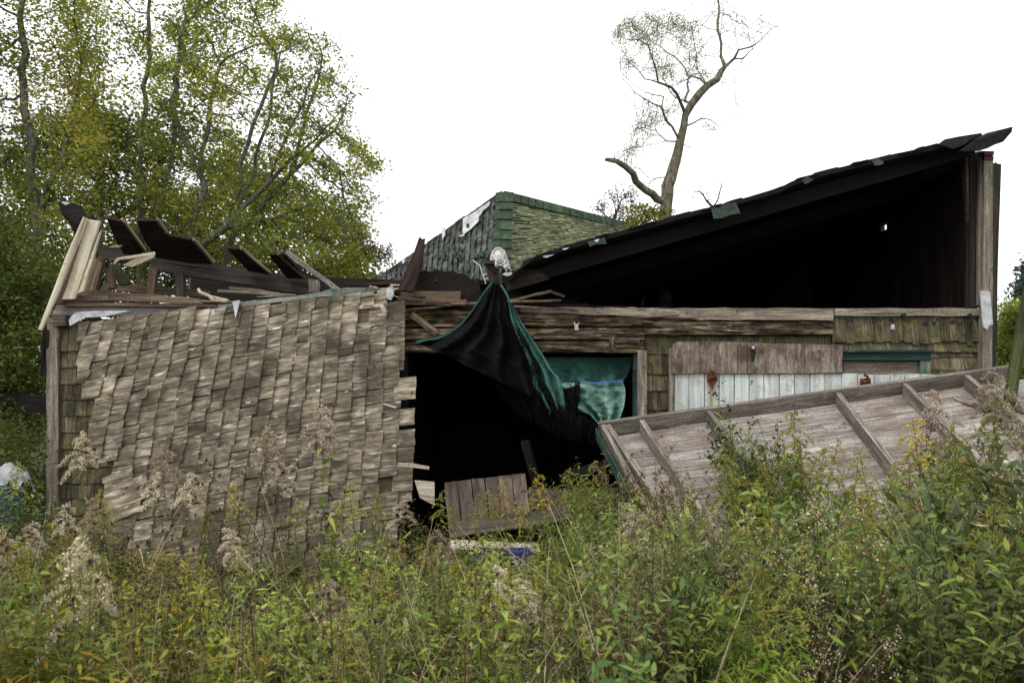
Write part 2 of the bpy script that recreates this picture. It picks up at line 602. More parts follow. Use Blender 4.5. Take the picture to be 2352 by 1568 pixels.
def shingle_asphalt(name, c0, c1, edge):
    g = NT(name)
    obj = g.n('TexCoord').outputs['Object']
    tint = g.n('Attribute', {'attribute_name': 'tint'}).outputs['Fac']
    n = g.noise(obj, 9, 5, .7)
    n2 = g.noise(obj, 2.2, 3, .6)
    col = g.mix(g.ramp(n, [(.42, 0.0), (.58, 1.0)]), c0, c1)
    col = g.mix(g.math('MULTIPLY', g.ramp(n2, [(.5, 0.0), (.7, 1.0)]), .6), col, edge)
    k = g.n('MapRange', i0=tint, i1=0.0, i2=1.0, i3=.7, i4=1.3).outputs[0]
    col = g.mix(1.0, col, g.n('CombineXYZ', X=k, Y=k, Z=k).outputs[0], 'MULTIPLY')
    gr = g.noise(obj, 160, 2, .6)
    return g.done(col, .9, gr, .3, .004)


M['asph_dark'] = shingle_asphalt('dark_green_grey_asphalt_shingles', (.035, .038, .035), (.12, .13, .118), (.012, .013, .011))
M['asph_scrap'] = shingle_asphalt('dark_green_shingle_scrap', (.015, .024, .019), (.035, .05, .04), (.02, .02, .02))
M['asph_moss'] = shingle_asphalt('mossy_green_asphalt_shingles', (.10, .115, .062), (.17, .19, .095), (.085, .10, .058))
M['asph_green'] = shingle_asphalt('green_ridge_shingles', (.018, .034, .019), (.042, .070, .040), (.06, .072, .038))

gd = NT('damp_soil_and_litter')
gob = gd.n('TexCoord').outputs['Object']
M['ground'] = gd.done(gd.mix(gd.ramp(gd.noise(gob, .8, 5, .7), [(.4, 0.0), (.6, 1.0)]),
                             gd.ramp(gd.noise(gob, 14, 4, .7), [(.35, (.025, .02, .012)), (.65, (.09, .075, .045))]),
                             gd.ramp(gd.noise(gob, 11, 4, .7), [(.35, (.02, .03, .01)), (.65, (.06, .08, .025))])),
                      .95, gd.noise(gob, 20, 4, .7), 1.0, .05)
# ------------------------------------------------------------------ ground
def ground_z(x, y):
    return .05 * noise.noise((x * .5, y * .5, 0)) + (.0 if y < 6.8 else -.0)


xs = np.concatenate([np.linspace(-250, -12, 14), np.linspace(-11, 11, 60), np.linspace(12, 250, 14)])
ys = np.concatenate([np.linspace(-60, -1, 8), np.linspace(0, 20, 60), np.linspace(22, 400, 16)])
gb = MB()
for y in ys:
    for x in xs:
        gb.v.append(Vector((x, y, ground_z(x, y) if abs(x) < 12 and -1 < y < 21 else 0)))
nx = len(xs)
for j in range(len(ys) - 1):
    for i in range(nx - 1):
        a = j * nx + i
        gb.face([a, a + 1, a + nx + 1, a + nx], .5, [(0, 0)] * 4)
tag(gb.build('ground', M['ground'], None, True), kind='structure')

# ------------------------------------------------------------------ the ruined shed
YW = 8.0
shed = empty('ruined_shed', (0, 10, 0), 'collapsing wooden shed with an open black gable and bare rotten beams', 'shed')


def q4(u0, v0, u1, v1, Y, Y2=None):
    """upright rectangle; grain horizontal"""
    Y2 = Y if Y2 is None else Y2
    return (P(u0, v1, Y), P(u1, v1, Y2), P(u1, v0, Y2), P(u0, v0, Y))


def vq(u0, v0, u1, v1, Y):
    """upright rectangle; grain vertical"""
    return (P(u0, v1, Y), P(u0, v0, Y), P(u1, v0, Y), P(u1, v1, Y))


def poly(pts, Y):
    if isinstance(Y, (int, float)):
        return [P(a, b, Y) for a, b in pts]
    return [P(a, b, y) for (a, b), y in zip(pts, Y)]


def X(u, Y=YW):
    return P(u, 800, Y).x


def Z(v, Y=YW, u=1176):
    return P(u, v, Y).z


def siding(mb, x0, x1, rows, Y, wmin=.09, wmax=.19, drop=.004, tb=None):
    """wall shingles with vertical grain; rows = butt heights from low to high, last = top"""
    for r in range(len(rows) - 1):
        zb, zt = rows[r], rows[r + 1]
        x = x0 - rnd.uniform(0, .05)
        while x < x1:
            wd = rnd.uniform(wmin, wmax)
            a, b = max(x, x0), min(x + wd - rnd.uniform(.002, .007), x1)
            x += wd
            if b - a < .02:
                continue
            dz, dz2 = rnd.gauss(0, drop), rnd.gauss(0, drop * .6)
            yb, yt = Y - .022 + rnd.gauss(0, .002), Y - .004
            top = zt + .02
            t = tb(a, zb) if tb else rnd.random()
            c = [Vector((a, yb, zb + dz)), Vector((a, yt, top)), Vector((b, yt, top)), Vector((b, yb, zb + dz + dz2)),
                 Vector((a, yb + .011, zb + dz)), Vector((a, yt + .003, top)), Vector((b, yt + .003, top)), Vector((b, yb + .011, zb + dz + dz2))]
            mb.hexa(c, Vector((0, 0, 1)), Vector((1, 0, 0)), t)


# walls that close the shed (side, back, light-blocking divider, floor)
ZB = -.1
m = MB()
m.slab(((X(1483), 8.10, ZB), (X(2262), 8.10, ZB), (X(2262), 8.10, Z(716)), (X(1483), 8.10, Z(716))), .03, .4)
m.slab(((X(135), 8.10, ZB), (X(905), 8.10, ZB), (X(905), 8.10, Z(735)), (X(135), 8.10, Z(735))), .03, .4)
m.each('wall_sheathing', M['brown'], shed)
XL, XR, YB = X(122), X(2268), 15.5
m = MB()
m.slab(((XL, 8.1, ZB), (XL, 11.0, ZB), (XL, 11.0, 2.5), (XL, 8.1, 2.5)), .08, .5, back=(1, 0, 0))
m.build('side_wall', M['shingle_dark'], shed)

# roof plane of the right half: rises to the right
RX0, RZ0, RX1, RZ1 = .04, 2.94, 4.62, 4.24
RM = (RZ1 - RZ0) / (RX1 - RX0)


def roofz(x):
    return RZ0 + (x - RX0) * RM


m = MB()
HOLE = (P(2023, 518, 10.1), P(2036, 518, 10.1))
WX = XR - .06
tq = [WX / HOLE[0].x * 10.1, WX / HOLE[1].x * 10.1]
HY0, HY1 = min(tq), max(tq)
HZ = CAMZ + (HOLE[0].z - CAMZ) * (HY0 / 10.1)
HZ0, HZ1 = HZ - .045, HZ + .035
RT_ = roofz(XR) - .05
for (a, b, c, d) in ((8.12, HY0, ZB, RT_), (HY1, YB, ZB, RT_), (HY0, HY1, ZB, HZ0), (HY0, HY1, HZ1, RT_)):
    m.slab(((WX, a, c), (WX, b, c), (WX, b, d), (WX, a, d)), .05, .5, back=(1, 0, 0))
m.build('side_wall', M['brown'], shed)
# inner boards of the right side wall, reddish and worn; interior shade painted in, darkest deeper in
m = MB()
y = 8.16
while y < 12.4:
    wd = rnd.uniform(.13, .22)
    for (c, d) in (((.2, HZ0 - .03), (HZ1 + .04, RT_ - .1)) if (y < HY1 + .05 and y + wd > HY0 - .05) else ((.2, RT_ - .1),)):
        m.slab(((XR - .085, y, c), (XR - .085, y, d), (XR - .085, y + wd - .01, d), (XR - .085, y + wd - .01, c)),
               .02, rnd.random() if y < 9.6 else .02, back=(1, 0, 0))
    y += wd
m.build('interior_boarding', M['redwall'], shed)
m = MB()
m.slab(((X(900), YB, .9), (XR, YB, .9), (XR, YB, roofz(XR)), (X(900), YB, 3.0)), .06, .5)
# low part of the back wall, with the broken hole the greenery shows through
hx0, hx1 = P(1175, 1000, 12).x, P(1330, 1000, 12).x
m2 = MB()
m2.slab(((X(900), 12.2, ZB), (hx0, 12.2, ZB), (hx0, 12.2, 2.45), (X(900), 12.2, 2.45)), .05, .3)
m2.slab(((hx1, 12.2, ZB), (XR - .1, 12.2, ZB), (XR - .1, 12.2, 2.45), (hx1, 12.2, 2.45)), .05, .3)
m2.slab(((hx0, 12.2, P(1200, 985, 12.2).z), (hx1, 12.2, P(1200, 985, 12.2).z), (hx1, 12.2, 2.45), (hx0, 12.2, 2.45)), .05, .3)
for (a, b, c, d) in ((1175, 1150, 1330, 940), (1240, 1010, 1340, 1130), (1270, 960, 1275, 1150)):
    m2.board(P(a, b, 12.1), P(c, d, 12.1), .12, .04, (0, .2, 1) if abs(c - a) > 30 else (1, 0, 0), .2)
m.build('back_wall', M['shade_black'], shed)
m2.build('back_wall', M['shade_black'], shed)
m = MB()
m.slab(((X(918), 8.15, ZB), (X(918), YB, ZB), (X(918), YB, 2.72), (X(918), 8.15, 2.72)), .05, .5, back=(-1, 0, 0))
m.build('light_block_wall', M['shade_black'], shed)  # unseen divider added to keep light from the open left half out
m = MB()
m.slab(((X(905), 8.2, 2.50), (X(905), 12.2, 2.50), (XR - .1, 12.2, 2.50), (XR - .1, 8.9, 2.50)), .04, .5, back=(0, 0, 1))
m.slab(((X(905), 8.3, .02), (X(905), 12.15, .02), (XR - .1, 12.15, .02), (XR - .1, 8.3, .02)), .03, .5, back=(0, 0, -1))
m.build('loft_floor', M['shade_black'], shed)
# back wall and floor of the roofless left half, interior dark put into a near-black colour
m = MB()
zt = P(600, 622, 11).z
m.slab(((XL, 11.0, ZB), (X(918), 11.0, ZB), (X(918), 11.0, zt - .15), (XL + .15, 11.0, zt)), .06, .5)
m.slab(((XL + .1, 8.2, 2.2), (XL + .1, 10.9, 2.2), (X(918), 10.9, 2.25), (X(918), 8.2, 2.25)), .04, .5, back=(0, 0, -1))
m.build('back_wall', M['dark'], shed)

# roof of the right half: boards under, ragged tar and shingles on top, one hole
rk = [(1170, 632), (1192, 618), (1205, 597), (1300, 562), (1400, 536), (1500, 510), (1560, 492), (1640, 472), (1700, 456), (1760, 440), (1800, 427),
      (1830, 408), (1900, 390), (2000, 366), (2080, 347), (2150, 332), (2165, 322), (2210, 316), (2262, 305)]
YF = 7.72
m = MB()
xs_ = [X(a, YF) for a, _ in rk]
xs_ = [x for x in xs_ if x < XR + .02] + [XR + .06]
# exact rake from the traced line
rx = [(P(a, b, YF).x, P(a, b, YF).z) for a, b in rk]


def rakez(x):
    return interp(rx, x)


strips = []
ystr = [YF, 8.2, 9, 10, 11, 12, 13, 14.0, 14.2, 15, YB + .3]
xs2 = sorted(xs_)
for i in range(len(xs2) - 1):
    for j in range(len(ystr) - 1):
        xa, xb = xs2[i], xs2[i + 1]
        ya, yb = ystr[j], ystr[j + 1]

        def zz(x, yy):
            return lerp(rakez(x), roofz(x), min(1, (yy - YF) / 4))
        c = [Vector((xa, ya, zz(xa, ya) - .05)), Vector((xa, yb, zz(xa, yb) - .05)), Vector((xb, yb, zz(xb, yb) - .05)), Vector((xb, ya, zz(xb, ya) - .05))]
        c += [p + Vector((0, 0, .045)) for p in c]
        m.hexa(c, Vector((0, 1, 0)), Vector((1, 0, 0)), rnd.random() * .4)
roof = m.build('roof', M['shade_black'], shed)
# ragged shingle edge standing above the rake
m = MB()
x = rx[0][0] + .03
while x < rx[-1][0] - .05:
    wd = rnd.uniform(.05, .26)
    z0, z1 = rakez(x), rakez(x + wd)
    h = rnd.uniform(0, .022)
    o_ = rnd.uniform(-.03, .03)
    m.slab(((x, YF + o_, z0 - .012 + h), (x + wd, YF + o_, z1 - .012 + h), (x + wd, YF + .35, z1 + .0 + h), (x, YF + .35, z0 + .0 + h)),
           .012, rnd.random() * .6, 2, .006, back=(0, 0, -1))
    x += wd * .8
m.build('roof_shingles', M['tarblack'], roof)
m = MB()
for (a, b, c, d, e) in ((1630, 478, 1690, 462, 26), (1350, 552, 1385, 545, 12), (2000, 366, 2022, 362, 14), (1840, 410, 1856, 404, 10)):
    pa, pb = P(a, b + 2, YF - .05), P(c, d + 2, YF - .05)
    dn = Vector((0.03, -.02, -e / 1829 * YF))
    m.slab((pa, pb, pb + dn * 1.1, pa + dn), .006, .6 + .4 * rnd.random(), 3, .006)
m.each('loose_shingle', M['asph_scrap'], roof)
m = MB()
for k in range(3):
    t = rnd.random()
    u = lerp(1240, 1640, t * t)
    v = interp(rk, u)
    pa = P(u, v + 6, YF - .06)
    m.slab((pa, pa + Vector((rnd.uniform(.02, .12), 0, .012)), pa + Vector((.03, 0, -rnd.uniform(.008, .03))), pa + Vector((0, 0, -.01))), .006, rnd.random())
m.each('torn_flashing', M['metal'], roof)
# fascia rafter under the rake and inner rafters
m = MB()
fa = [(1160, 668), (1300, 626), (1500, 570), (1700, 512), (1900, 452), (2100, 396), (2240, 352)]
for (a, b), (c, d) in zip(fa, fa[1:]):
    m.slab((P(a, b, 7.95), P(c, d, 7.95), P(c, d - 34, 7.95), P(a, b - 34 * min(1, (a - 1100) / 200 + .3), 7.95)), .05, .25 + rnd.random() * .1)
m.build('rafter', M['shade_rafter'], roof)
for Yr in (9.0, 10.1, 11.2, 12.3, 13.4):
    m = MB()
    m.slab(((RX0, Yr, roofz(RX0) - .2), (XR, Yr, roofz(XR) - .2), (XR, Yr, roofz(XR) - .05), (RX0, Yr, roofz(RX0) - .05)), .05, .1)
    m.build('rafter', M['shade_black'], roof)
# lighter brown lower corner of the rake
m = MB()
m.prism(poly([(1150, 628), (1178, 622), (1235, 618), (1262, 640), (1240, 648), (1165, 668)], 7.86), .03, .7)
m.build('rafter', M['darkred'], roof)
# loose boards sticking up at the ridge
m = MB()
m.prism(poly([(2205, 347), (2240, 322), (2268, 305), (2326, 291), (2324, 303), (2304, 326), (2284, 333), (2268, 341), (2249, 347)], [7.6, 7.6, 7.6, 7.55, 7.55, 7.6, 7.6, 7.62, 7.62]), .03, .5)
m.prism(poly([(2155, 331), (2170, 320), (2200, 314), (2250, 306), (2215, 332), (2190, 342)], 7.66), .03, .6)
m.each('ridge_board', M['tarblack'], roof)

# corner post on the right
m = MB()
m.slab((P(2246, 700, 8.02), P(2251, 347, 8.02), P(2261, 347, 8.02), P(2257, 700, 8.02)), .04, .55, 5, .002)
m.slab((P(2257, 860, 7.98), P(2261, 368, 7.98), P(2281, 368, 7.98), P(2279, 860, 7.98)), .09, .45, 5, .002)
m.each('corner_post', M['greyboard'], shed)
m = MB()
m.slab((P(2282, 880, 8.05), P(2286, 376, 8.05), P(2298, 376, 8.05), P(2287, 880, 8.05)), .05, .3, 6, .005)
m.slab((P(2279, 880, 8.03), P(2280, 380, 8.03), P(2288, 372, 8.03), P(2284, 880, 8.03)), .05, .1, 6, .004)
m.slab((P(2226, 706, 8.1), P(2228, 352, 8.1), P(2253, 347, 8.1), P(2250, 706, 8.1)), .08, .1)
m.each('corner_post', M['beamgrey'], shed)
m = MB()
m.slab(q4(2260, 347, 2283, 356, 7.96), .08, .5)
m.slab(q4(2261, 358, 2282, 368, 7.97), .08, .4)
m.each('painted_block', M['maroon'], shed)
m = MB()
m.prism(poly([(2251, 667), (2268, 668), (2274, 671), (2281, 745), (2272, 748), (2268, 757), (2258, 750)], 7.93), .012, .6)
m.build('metal_plate', M['metal'], shed)


# header: long rotten planks modelled with a torn relief
def rough_plank(name, u0, u1, v0, v1, Y, mat_, dep=.05, nx_=150, nz_=18, amp=.05, seed=0, th=.10, ragged=.0, parent=shed):
    a, b = P(u0, v1, Y), P(u1, v0, Y)
    mb = MB()
    for j in range(nz_ + 1):
        for i in range(nx_ + 1):
            x = lerp(a.x, b.x, i / nx_)
            z = lerp(a.z, b.z, j / nz_)
            n1 = noise.noise((x * 1.3 + seed, z * 22, seed)) + .6 * noise.noise((x * 4 + seed, z * 60, 3)) + .5 * noise.noise((x * 9, z * 25, seed))
            ed = min(j, nz_ - j) / nz_
            n1 += .8 * (noise.noise((x * .9 + seed * 3, z * 14, 7)) > .18)
            y = Y + amp * max(-1, min(1.5, n1)) * .8 + (.03 if ed == 0 else 0)
            zr = z + (ragged * noise.noise((x * 7, j, seed)) if j in (0, nz_) else 0)
            mb.v.append(Vector((x, y, zr)))
    W_ = nx_ + 1
    for j in range(nz_):
        for i in range(nx_):
            ids = [j * W_ + i, j * W_ + i + 1, (j + 1) * W_ + i + 1, (j + 1) * W_ + i]
            mb.face(ids, .5 + .5 * noise.noise((i * .2, j * .9, seed)), [(mb.v[k].x + seed, mb.v[k].z) for k in ids])
    # close the back
    n0 = len(mb.v)
    per = [i for i in range(W_)] + [j * W_ + nx_ for j in range(1, nz_ + 1)] + [nz_ * W_ + i for i in range(nx_ - 1, -1, -1)] + [j * W_ for j in range(nz_ - 1, 0, -1)]
    for k in per:
        p = mb.v[k]
        mb.v.append(Vector((p.x, Y + th, p.z)))
    kk = len(per)
    for i in range(kk):
        ids = [per[i], n0 + i, n0 + (i + 1) % kk, per[(i + 1) % kk]]
        mb.face(ids, .4, [(mb.v[k].x + seed, mb.v[k].z + mb.v[k].y) for k in ids])
    return mb.build(name, mat_, parent)


rough_plank('header_beam', 928, 1500, 706, 752, 8.0, M['rotten'], seed=1, ragged=.02)
rough_plank('header_beam', 928, 1480, 753, 781, 7.99, M['rotten'], seed=5, amp=.03, ragged=.012)
rough_plank('header_beam', 928, 1478, 782, 809, 8.01, M['rotten'], seed=9, amp=.03, ragged=.008)
rough_plank('header_beam', 1478, 1912, 737, 769, 8.0, M['rotten'], seed=13, amp=.035, ragged=.012)
m = MB()
m.slab(q4(1600, 708, 1915, 735, 7.985), .08, .75, 10, .003)
m.slab((P(1195, 716, 7.97), P(1605, 733, 7.97), P(1605, 708, 7.97), P(1195, 705, 7.97)), .06, .5, 12, .004)
m.each('top_plate', M['greyboard'], shed)
m = MB()
m.slab(vq(1400, 775, 1410, 807, 7.95), .05, .4)
m.slab(q4(1388, 805, 1462, 810, 7.95), .05, .5)
m.slab(q4(1412, 779, 1470, 786, 7.96), .04, .8)
m.each('blocking', M['rotten'], shed)
# loose laths and splinters on the header
m = MB()
for (a, b, c, d, wpx, yy) in ((925, 690, 1090, 702, 7, 7.9), (1035, 697, 1290, 690, 6, 7.88), (1160, 693, 1265, 668, 5, 7.9), (1262, 668, 1297, 681, 6, 7.9),
                              (930, 712, 1040, 700, 5, 7.92), (1180, 703, 1330, 712, 5, 7.9), (1440, 733, 1560, 724, 3, 7.9), (1500, 742, 1600, 728, 3, 7.9),
                              (945, 722, 1005, 765, 16, 7.93), (1225, 775, 1380, 770, 4, 7.92)):
    m.board(P(a, b, yy), P(c, d, yy), wpx / 1829 * yy, .02, (0, 0, 1), None, 5, .003)
m.each('splintered_lath', M['rotten'], shed)
# dark band of broken decking that the header carries
m = MB()
for k in range(14):
    u0 = rnd.uniform(925, 1250)
    m.board(P(u0, rnd.uniform(690, 712), 8.3 + k * .12), P(u0 + rnd.uniform(80, 300), rnd.uniform(686, 712), 8.3 + k * .12), .06, .03)
m.slab(((X(905), 8.0, 2.63), (X(1200), 8.0, 2.63), (X(1200), 12, 2.66), (X(905), 12, 2.66)), .05, .2, back=(0, 0, -1))
m.build('decking', M['dark'], shed)

# collapsed dark roofing between the two halves
m = MB()
m.prism(poly([(913, 667), (934, 615), (951, 578), (963, 544), (970, 549), (977, 547), (974, 575), (970, 612), (958, 640), (950, 668)], [7.8, 7.85, 7.9, 7.95, 7.95, 7.95, 7.95, 7.9, 7.8, 7.8]), .035, .5)
m.build('hanging_roof_board', M['darkred'], shed)
m = MB()
m.prism(poly([(950, 634), (962, 626), (975, 620), (988, 624), (1003, 618), (1020, 625), (1040, 621), (1052, 628), (1068, 629), (1080, 640), (1100, 648), (1108, 690), (1090, 702), (940, 694), (930, 660)], 8.0), .04, .2)
m.prism(poly([(1095, 640), (1140, 650), (1175, 640), (1210, 690), (1195, 704), (1085, 704)], 8.15), .04, .1)
m.prism([P(930, 640, 8.1), P(1100, 650, 8.1), P(1180, 632, 8.1), P(1180, 640, 13.5), P(930, 630, 12)], .03, .1, back=(0, 0, -1))
m.each('fallen_roof_deck', M['dark'], shed)
m = MB()
m.slab(q4(914, 668, 1058, 690, 7.93), .04, .6, 6, .004)
m.slab(q4(925, 688, 1070, 700, 7.90), .03, .3, 6, .004)
m.each('decking', M['brown'], shed)
# the stub post that carries the tarp
m = MB()
m.slab((P(1128, 655, 7.86), P(1113, 604, 7.86), P(1140, 602, 7.86), P(1152, 650, 7.86)), .04, .35)
m.slab((P(1148, 655, 7.83), P(1137, 600, 7.83), P(1140, 600, 7.83), P(1156, 650, 7.83)), .05, .9)
m.slab(q4(1112, 598, 1143, 606, 7.82), .06, .3)
m.slab(q4(1152, 618, 1172, 626, 7.88), .06, .1)
m.each('stub_post', M['beamgrey'], shed)
m = MB()
m.slab((P(1130, 650, 7.845), P(1118, 626, 7.845), P(1130, 622, 7.845), P(1137, 650, 7.845)), .01, .9)
m.slab((P(1125, 618, 7.842), P(1122, 608, 7.842), P(1136, 606, 7.842), P(1139, 625, 7.842)), .01, .4)
m.each('stub_post_face', M['darkred'], shed)
m = MB()
for (a, b, c, d) in ((1085, 597, 1104, 612), (1103, 612, 1116, 652), (1110, 632, 1118, 629), (1112, 642, 1120, 639)):
    m.tube([P(a, b, 7.84), P(c, d, 7.84)], .006, 5, .5)
m.build('bent_bracket', M['metal'], shed)
m = MB()
m.prism(poly([(1153, 630), (1160, 626), (1175, 625), (1182, 631), (1165, 634)], 7.8), .01, .5)
m.each('torn_flashing', M['metal'], shed)

# door opening
m = MB()
m.slab(vq(1464, 806, 1486, 1260, 7.975), .10, .45, 6, .003)
m.build('door_jamb', M['greyboard'], shed)
m = MB()
m.slab(vq(1456, 813, 1464, 1260, 7.99), .12, .4)
m.build('door_stop', M['teal'], shed)
m = MB()
m.slab(vq(920, 812, 936, 1260, 8.08), .10, .3)
m.build('door_jamb', M['dark'], shed)

# shingle courses of the right wall
rows_r = [ZB + .0] + [Z(v) for v in (1240, 1203, 1166, 1129, 1092, 1055, 1018, 980, 941, 898, 857, 812)]
m = MB()
siding(m, X(1487), X(1546), rows_r + [Z(768)], 8.10)
siding(m, X(1540), X(1915), [ZB + .3, .6, .9, 1.2, 1.5, Z(857), Z(800), Z(766)], 8.10, .05, .14, .01)
m.build('shingle_siding', M['shingle_dark'], shed)
m = MB()
siding(m, X(1915), X(2256), [ZB, .3, .6, .9, 1.2, 1.5, Z(900), Z(862), Z(830)], 8.10, .1, .25)
siding(m, X(2138), X(2256), [Z(862), Z(848), Z(818), Z(806)], 8.10, .12, .27)
siding(m, X(1918), X(2256), [Z(807), Z(787)], 8.085, .07, .16)
m.build('shingle_siding', M['shingle_dark'], shed)
m = MB()
siding(m, X(1918), X(2256), [Z(786), Z(722)], 8.075, .05, .12, .012)
m.build('shingle_siding', M['shingle_dark'], shed)
m = MB()
m.slab(q4(1918, 708, 2258, 725, 8.03), .05, .8, 8, .003)
m.build('top_plate', M['greyboard'], shed)
m = MB()
for k in range(16):
    u = rnd.uniform(1930, 2230)
    v = rnd.uniform(716, 742)
    p = P(u, v, 8.02)
    m.slab((p, p + Vector((rnd.uniform(.02, .07), -.02, .01)), p + Vector((rnd.uniform(.02, .05), -.03, -rnd.uniform(.02, .05))), p + Vector((0, 0, -.02))), .004, rnd.random())
m.each('curled_tar_paper', M['tarblack'], shed)
# window casing, mostly boarded
m = MB()
m.slab(q4(1934, 806, 2138, 827, 7.99), .07, .5, 6, .002)
m.slab(q4(1930, 803, 2142, 808, 7.96), .1, .8)
win = m.each('window_casing', M['teal'], shed)
m = MB()
m.slab(vq(2114, 829, 2136, 960, 8.0), .07, .4, 4, .002)
m.build('window_casing', M['tealpale'], shed)
m = MB()
m.slab(q4(1938, 830, 2113, 960, 8.055), .03, .35, 4, .001)
m.build('window_board', M['beamgrey'] if False else M['greyboard'], shed)

# insulators / small lamp sockets nailed to the wall
for (u, v, lab) in ((1324, 750, 'small white porcelain insulator nailed to the rotten header above the doorway'),
                    (2050, 748, 'small dirty metal light socket on the stained shingles above the teal window trim')):
    t = empty('wall_fitting', P(u, v + 8, 7.93), lab, 'wall fitting')
    m = MB()
    m.tube([P(u, v + 8, 7.93), P(u, v - 3, 7.93)], [.022, .017], 8, .5)
    m.build('body', M['whiteplastic'] if u < 2000 else M['metal'], t)
    m = MB()
    m.tube([P(u - 4, v - 4, 7.93), P(u - 5, v - 11, 7.93)], .006, 5, .5)
    m.tube([P(u + 4, v - 4, 7.93), P(u + 6, v - 10, 7.93)], .006, 5, .5)
    m.slab((P(u - 5, v - 3, 7.94), P(u + 5, v - 3, 7.94), P(u + 5, v - 6, 7.94), P(u - 5, v - 6, 7.94)), .04, .5)
    m.build('prongs', M['rust'] if u > 2000 else M['whiteplastic'], t)

# left corner: post, siding strip, trims
m = MB()
m.slab(vq(107, 730, 133, 1290, 8.02), .10, .3, 14, .004)
m.build('corner_post', M['greyboard'], shed)
rows_l = [ZB] + [Z(v) for v in (1260, 1222, 1184, 1146, 1110, 1073, 1030, 992, 955, 918, 880, 843, 806)]
m = MB()
siding(m, X(134), X(345), rows_l, 8.08, .11, .2, .005)
siding(m, X(134), X(420), [Z(806), Z(735)], 8.07, .07, .13, .006)
m.build('shingle_siding', M['shingle_dark'], shed)
m = MB()
m.slab((P(118, 725, 8.0), P(502, 728, 8.0), P(502, 706, 8.0), P(131, 700, 8.0)), .09, .5, 8, .002)
m.build('top_plate', M['platebl'], shed)
m = MB()
m.slab(q4(120, 722, 150, 748, 7.97), .08, .5)
m.slab((P(148, 702, 7.95), P(505, 706, 7.95), P(500, 699, 7.95), P(146, 693, 7.95)), .12, .35, 6, .003)
m.each('plate_block', M['brown'], shed)
m = MB()
for k in range(10):
    u = rnd.uniform(98, 112)
    m.board(P(u, rnd.uniform(745, 790), 8.0 + rnd.uniform(0, .1)), P(u + rnd.uniform(-6, 8), rnd.uniform(830, 890), 8.05), .025, .015, (1, 0, 0))
m.each('hanging_splinter', M['dark'], shed)
# pale raking trim boards
t_y = 7.85
m = MB()
m.tube([P(93, 757, t_y), P(130, 670, t_y), P(160, 590, t_y), P(180, 545, t_y), P(197, 500, t_y)], [.022, .033, .033, .033, .025], 8, .6)
m.each('rake_trim', M['cream'], shed)
m = MB()
m.slab((P(143, 690, t_y + .04), P(203, 505, t_y + .04), P(229, 507, t_y + .04), P(172, 686, t_y + .04)), .03, .8, 6, .003)
m.slab((P(176, 676, t_y + .02), P(226, 540, t_y + .02), P(232, 528, t_y + .02), P(190, 668, t_y + .02)), .03, .55, 6, .002)
m.each('rake_trim', M['cream'], shed)
m = MB()
m.slab((P(128, 700, t_y + .07), P(190, 510, t_y + .07), P(207, 500, t_y + .07), P(150, 695, t_y + .07)), .04, .5, 5, .003)
m.slab((P(228, 600, t_y + .07), P(224, 500, t_y + .07), P(232, 500, t_y + .07), P(234, 600, t_y + .07)), .04, .2)
m.each('rake_board', M['brown'], shed)
m = MB()
m.prism(poly([(138, 467), (160, 466), (190, 474), (197, 496), (186, 520), (176, 540), (160, 505), (145, 490)], [7.9, 8, 8.1, 8.1, 8.0, 8, 7.95, 7.9]), .03, .6)
m.prism(poly([(190, 496), (222, 500), (226, 512), (200, 512)], 8.0), .05, .4)
m.each('roof_board', M['dark'], shed)
m = MB()
m.prism(poly([(140, 464), (146, 463), (162, 466), (150, 471)], 7.88), .015, .5)
m.each('torn_flashing', M['metal'], shed)
# roof boards of the left half, standing off the long beam
for (pl, yy) in (([(245, 502), (284, 510), (331, 577), (318, 588), (284, 584), (262, 545)], [8.3, 8.3, 8.75, 8.8, 8.8, 8.6]),
                 ([(314, 507), (361, 507), (383, 540), (413, 545), (442, 552), (460, 575), (487, 607), (436, 605), (358, 592), (331, 552)],
                  [8.2, 8.2, 8.35, 8.4, 8.45, 8.6, 8.8, 8.8, 8.75, 8.5]),
                 ([(520, 570), (531, 571), (553, 573), (583, 600), (618, 631), (571, 623), (545, 596)], [8.3, 8.3, 8.3, 8.5, 8.8, 8.8, 8.55]),
                 ([(617, 586), (640, 584), (655, 585), (706, 640), (661, 640), (636, 610)], [8.35, 8.35, 8.35, 8.8, 8.8, 8.6])):
    m = MB()
    m.prism(poly(pl, yy), .03, rnd.uniform(.3, .6))
    m.build('roof_board', M['darkred'], shed)
m = MB()
for (a, b, c, d, y0, y1, wpx, tt) in ((284, 510, 334, 580, 8.28, 8.74, 5, .7), (361, 505, 383, 538, 8.18, 8.33, 5, .6), (445, 553, 489, 606, 8.43, 8.78, 5, .5),
                                      (554, 573, 620, 630, 8.28, 8.78, 5, .7), (640, 585, 700, 640, 8.33, 8.75, 6, .4)):
    m.board(P(a, b, y0), P(c, d, y1), wpx / 1829 * 8.5, .05, (1, 0, .3), tt)
m.each('board_edge', M['brown'], shed)
m = MB()
m.board(P(657, 578, 8.3), P(778, 667, 8.15), .045, .05, (.3, 0, 1), .75)
m.build('roof_lath', M['frame_wood'], shed)
# long beam
m = MB()
m.slab((P(345, 600, 8.85), P(712, 652, 8.85), P(712, 639, 8.85), P(345, 582, 8.85)), .12, .5, 8, .004)
m.slab((P(345, 619, 8.83), P(715, 678, 8.83), P(715, 653, 8.83), P(345, 601, 8.83)), .12, .7, 8, .004)
m.slab((P(230, 594, 9.1), P(345, 604, 9.1), P(345, 575, 9.1), P(232, 566, 9.1)), .1, .3, 4, .004)
m.each('long_beam', M['beamgrey'], shed)
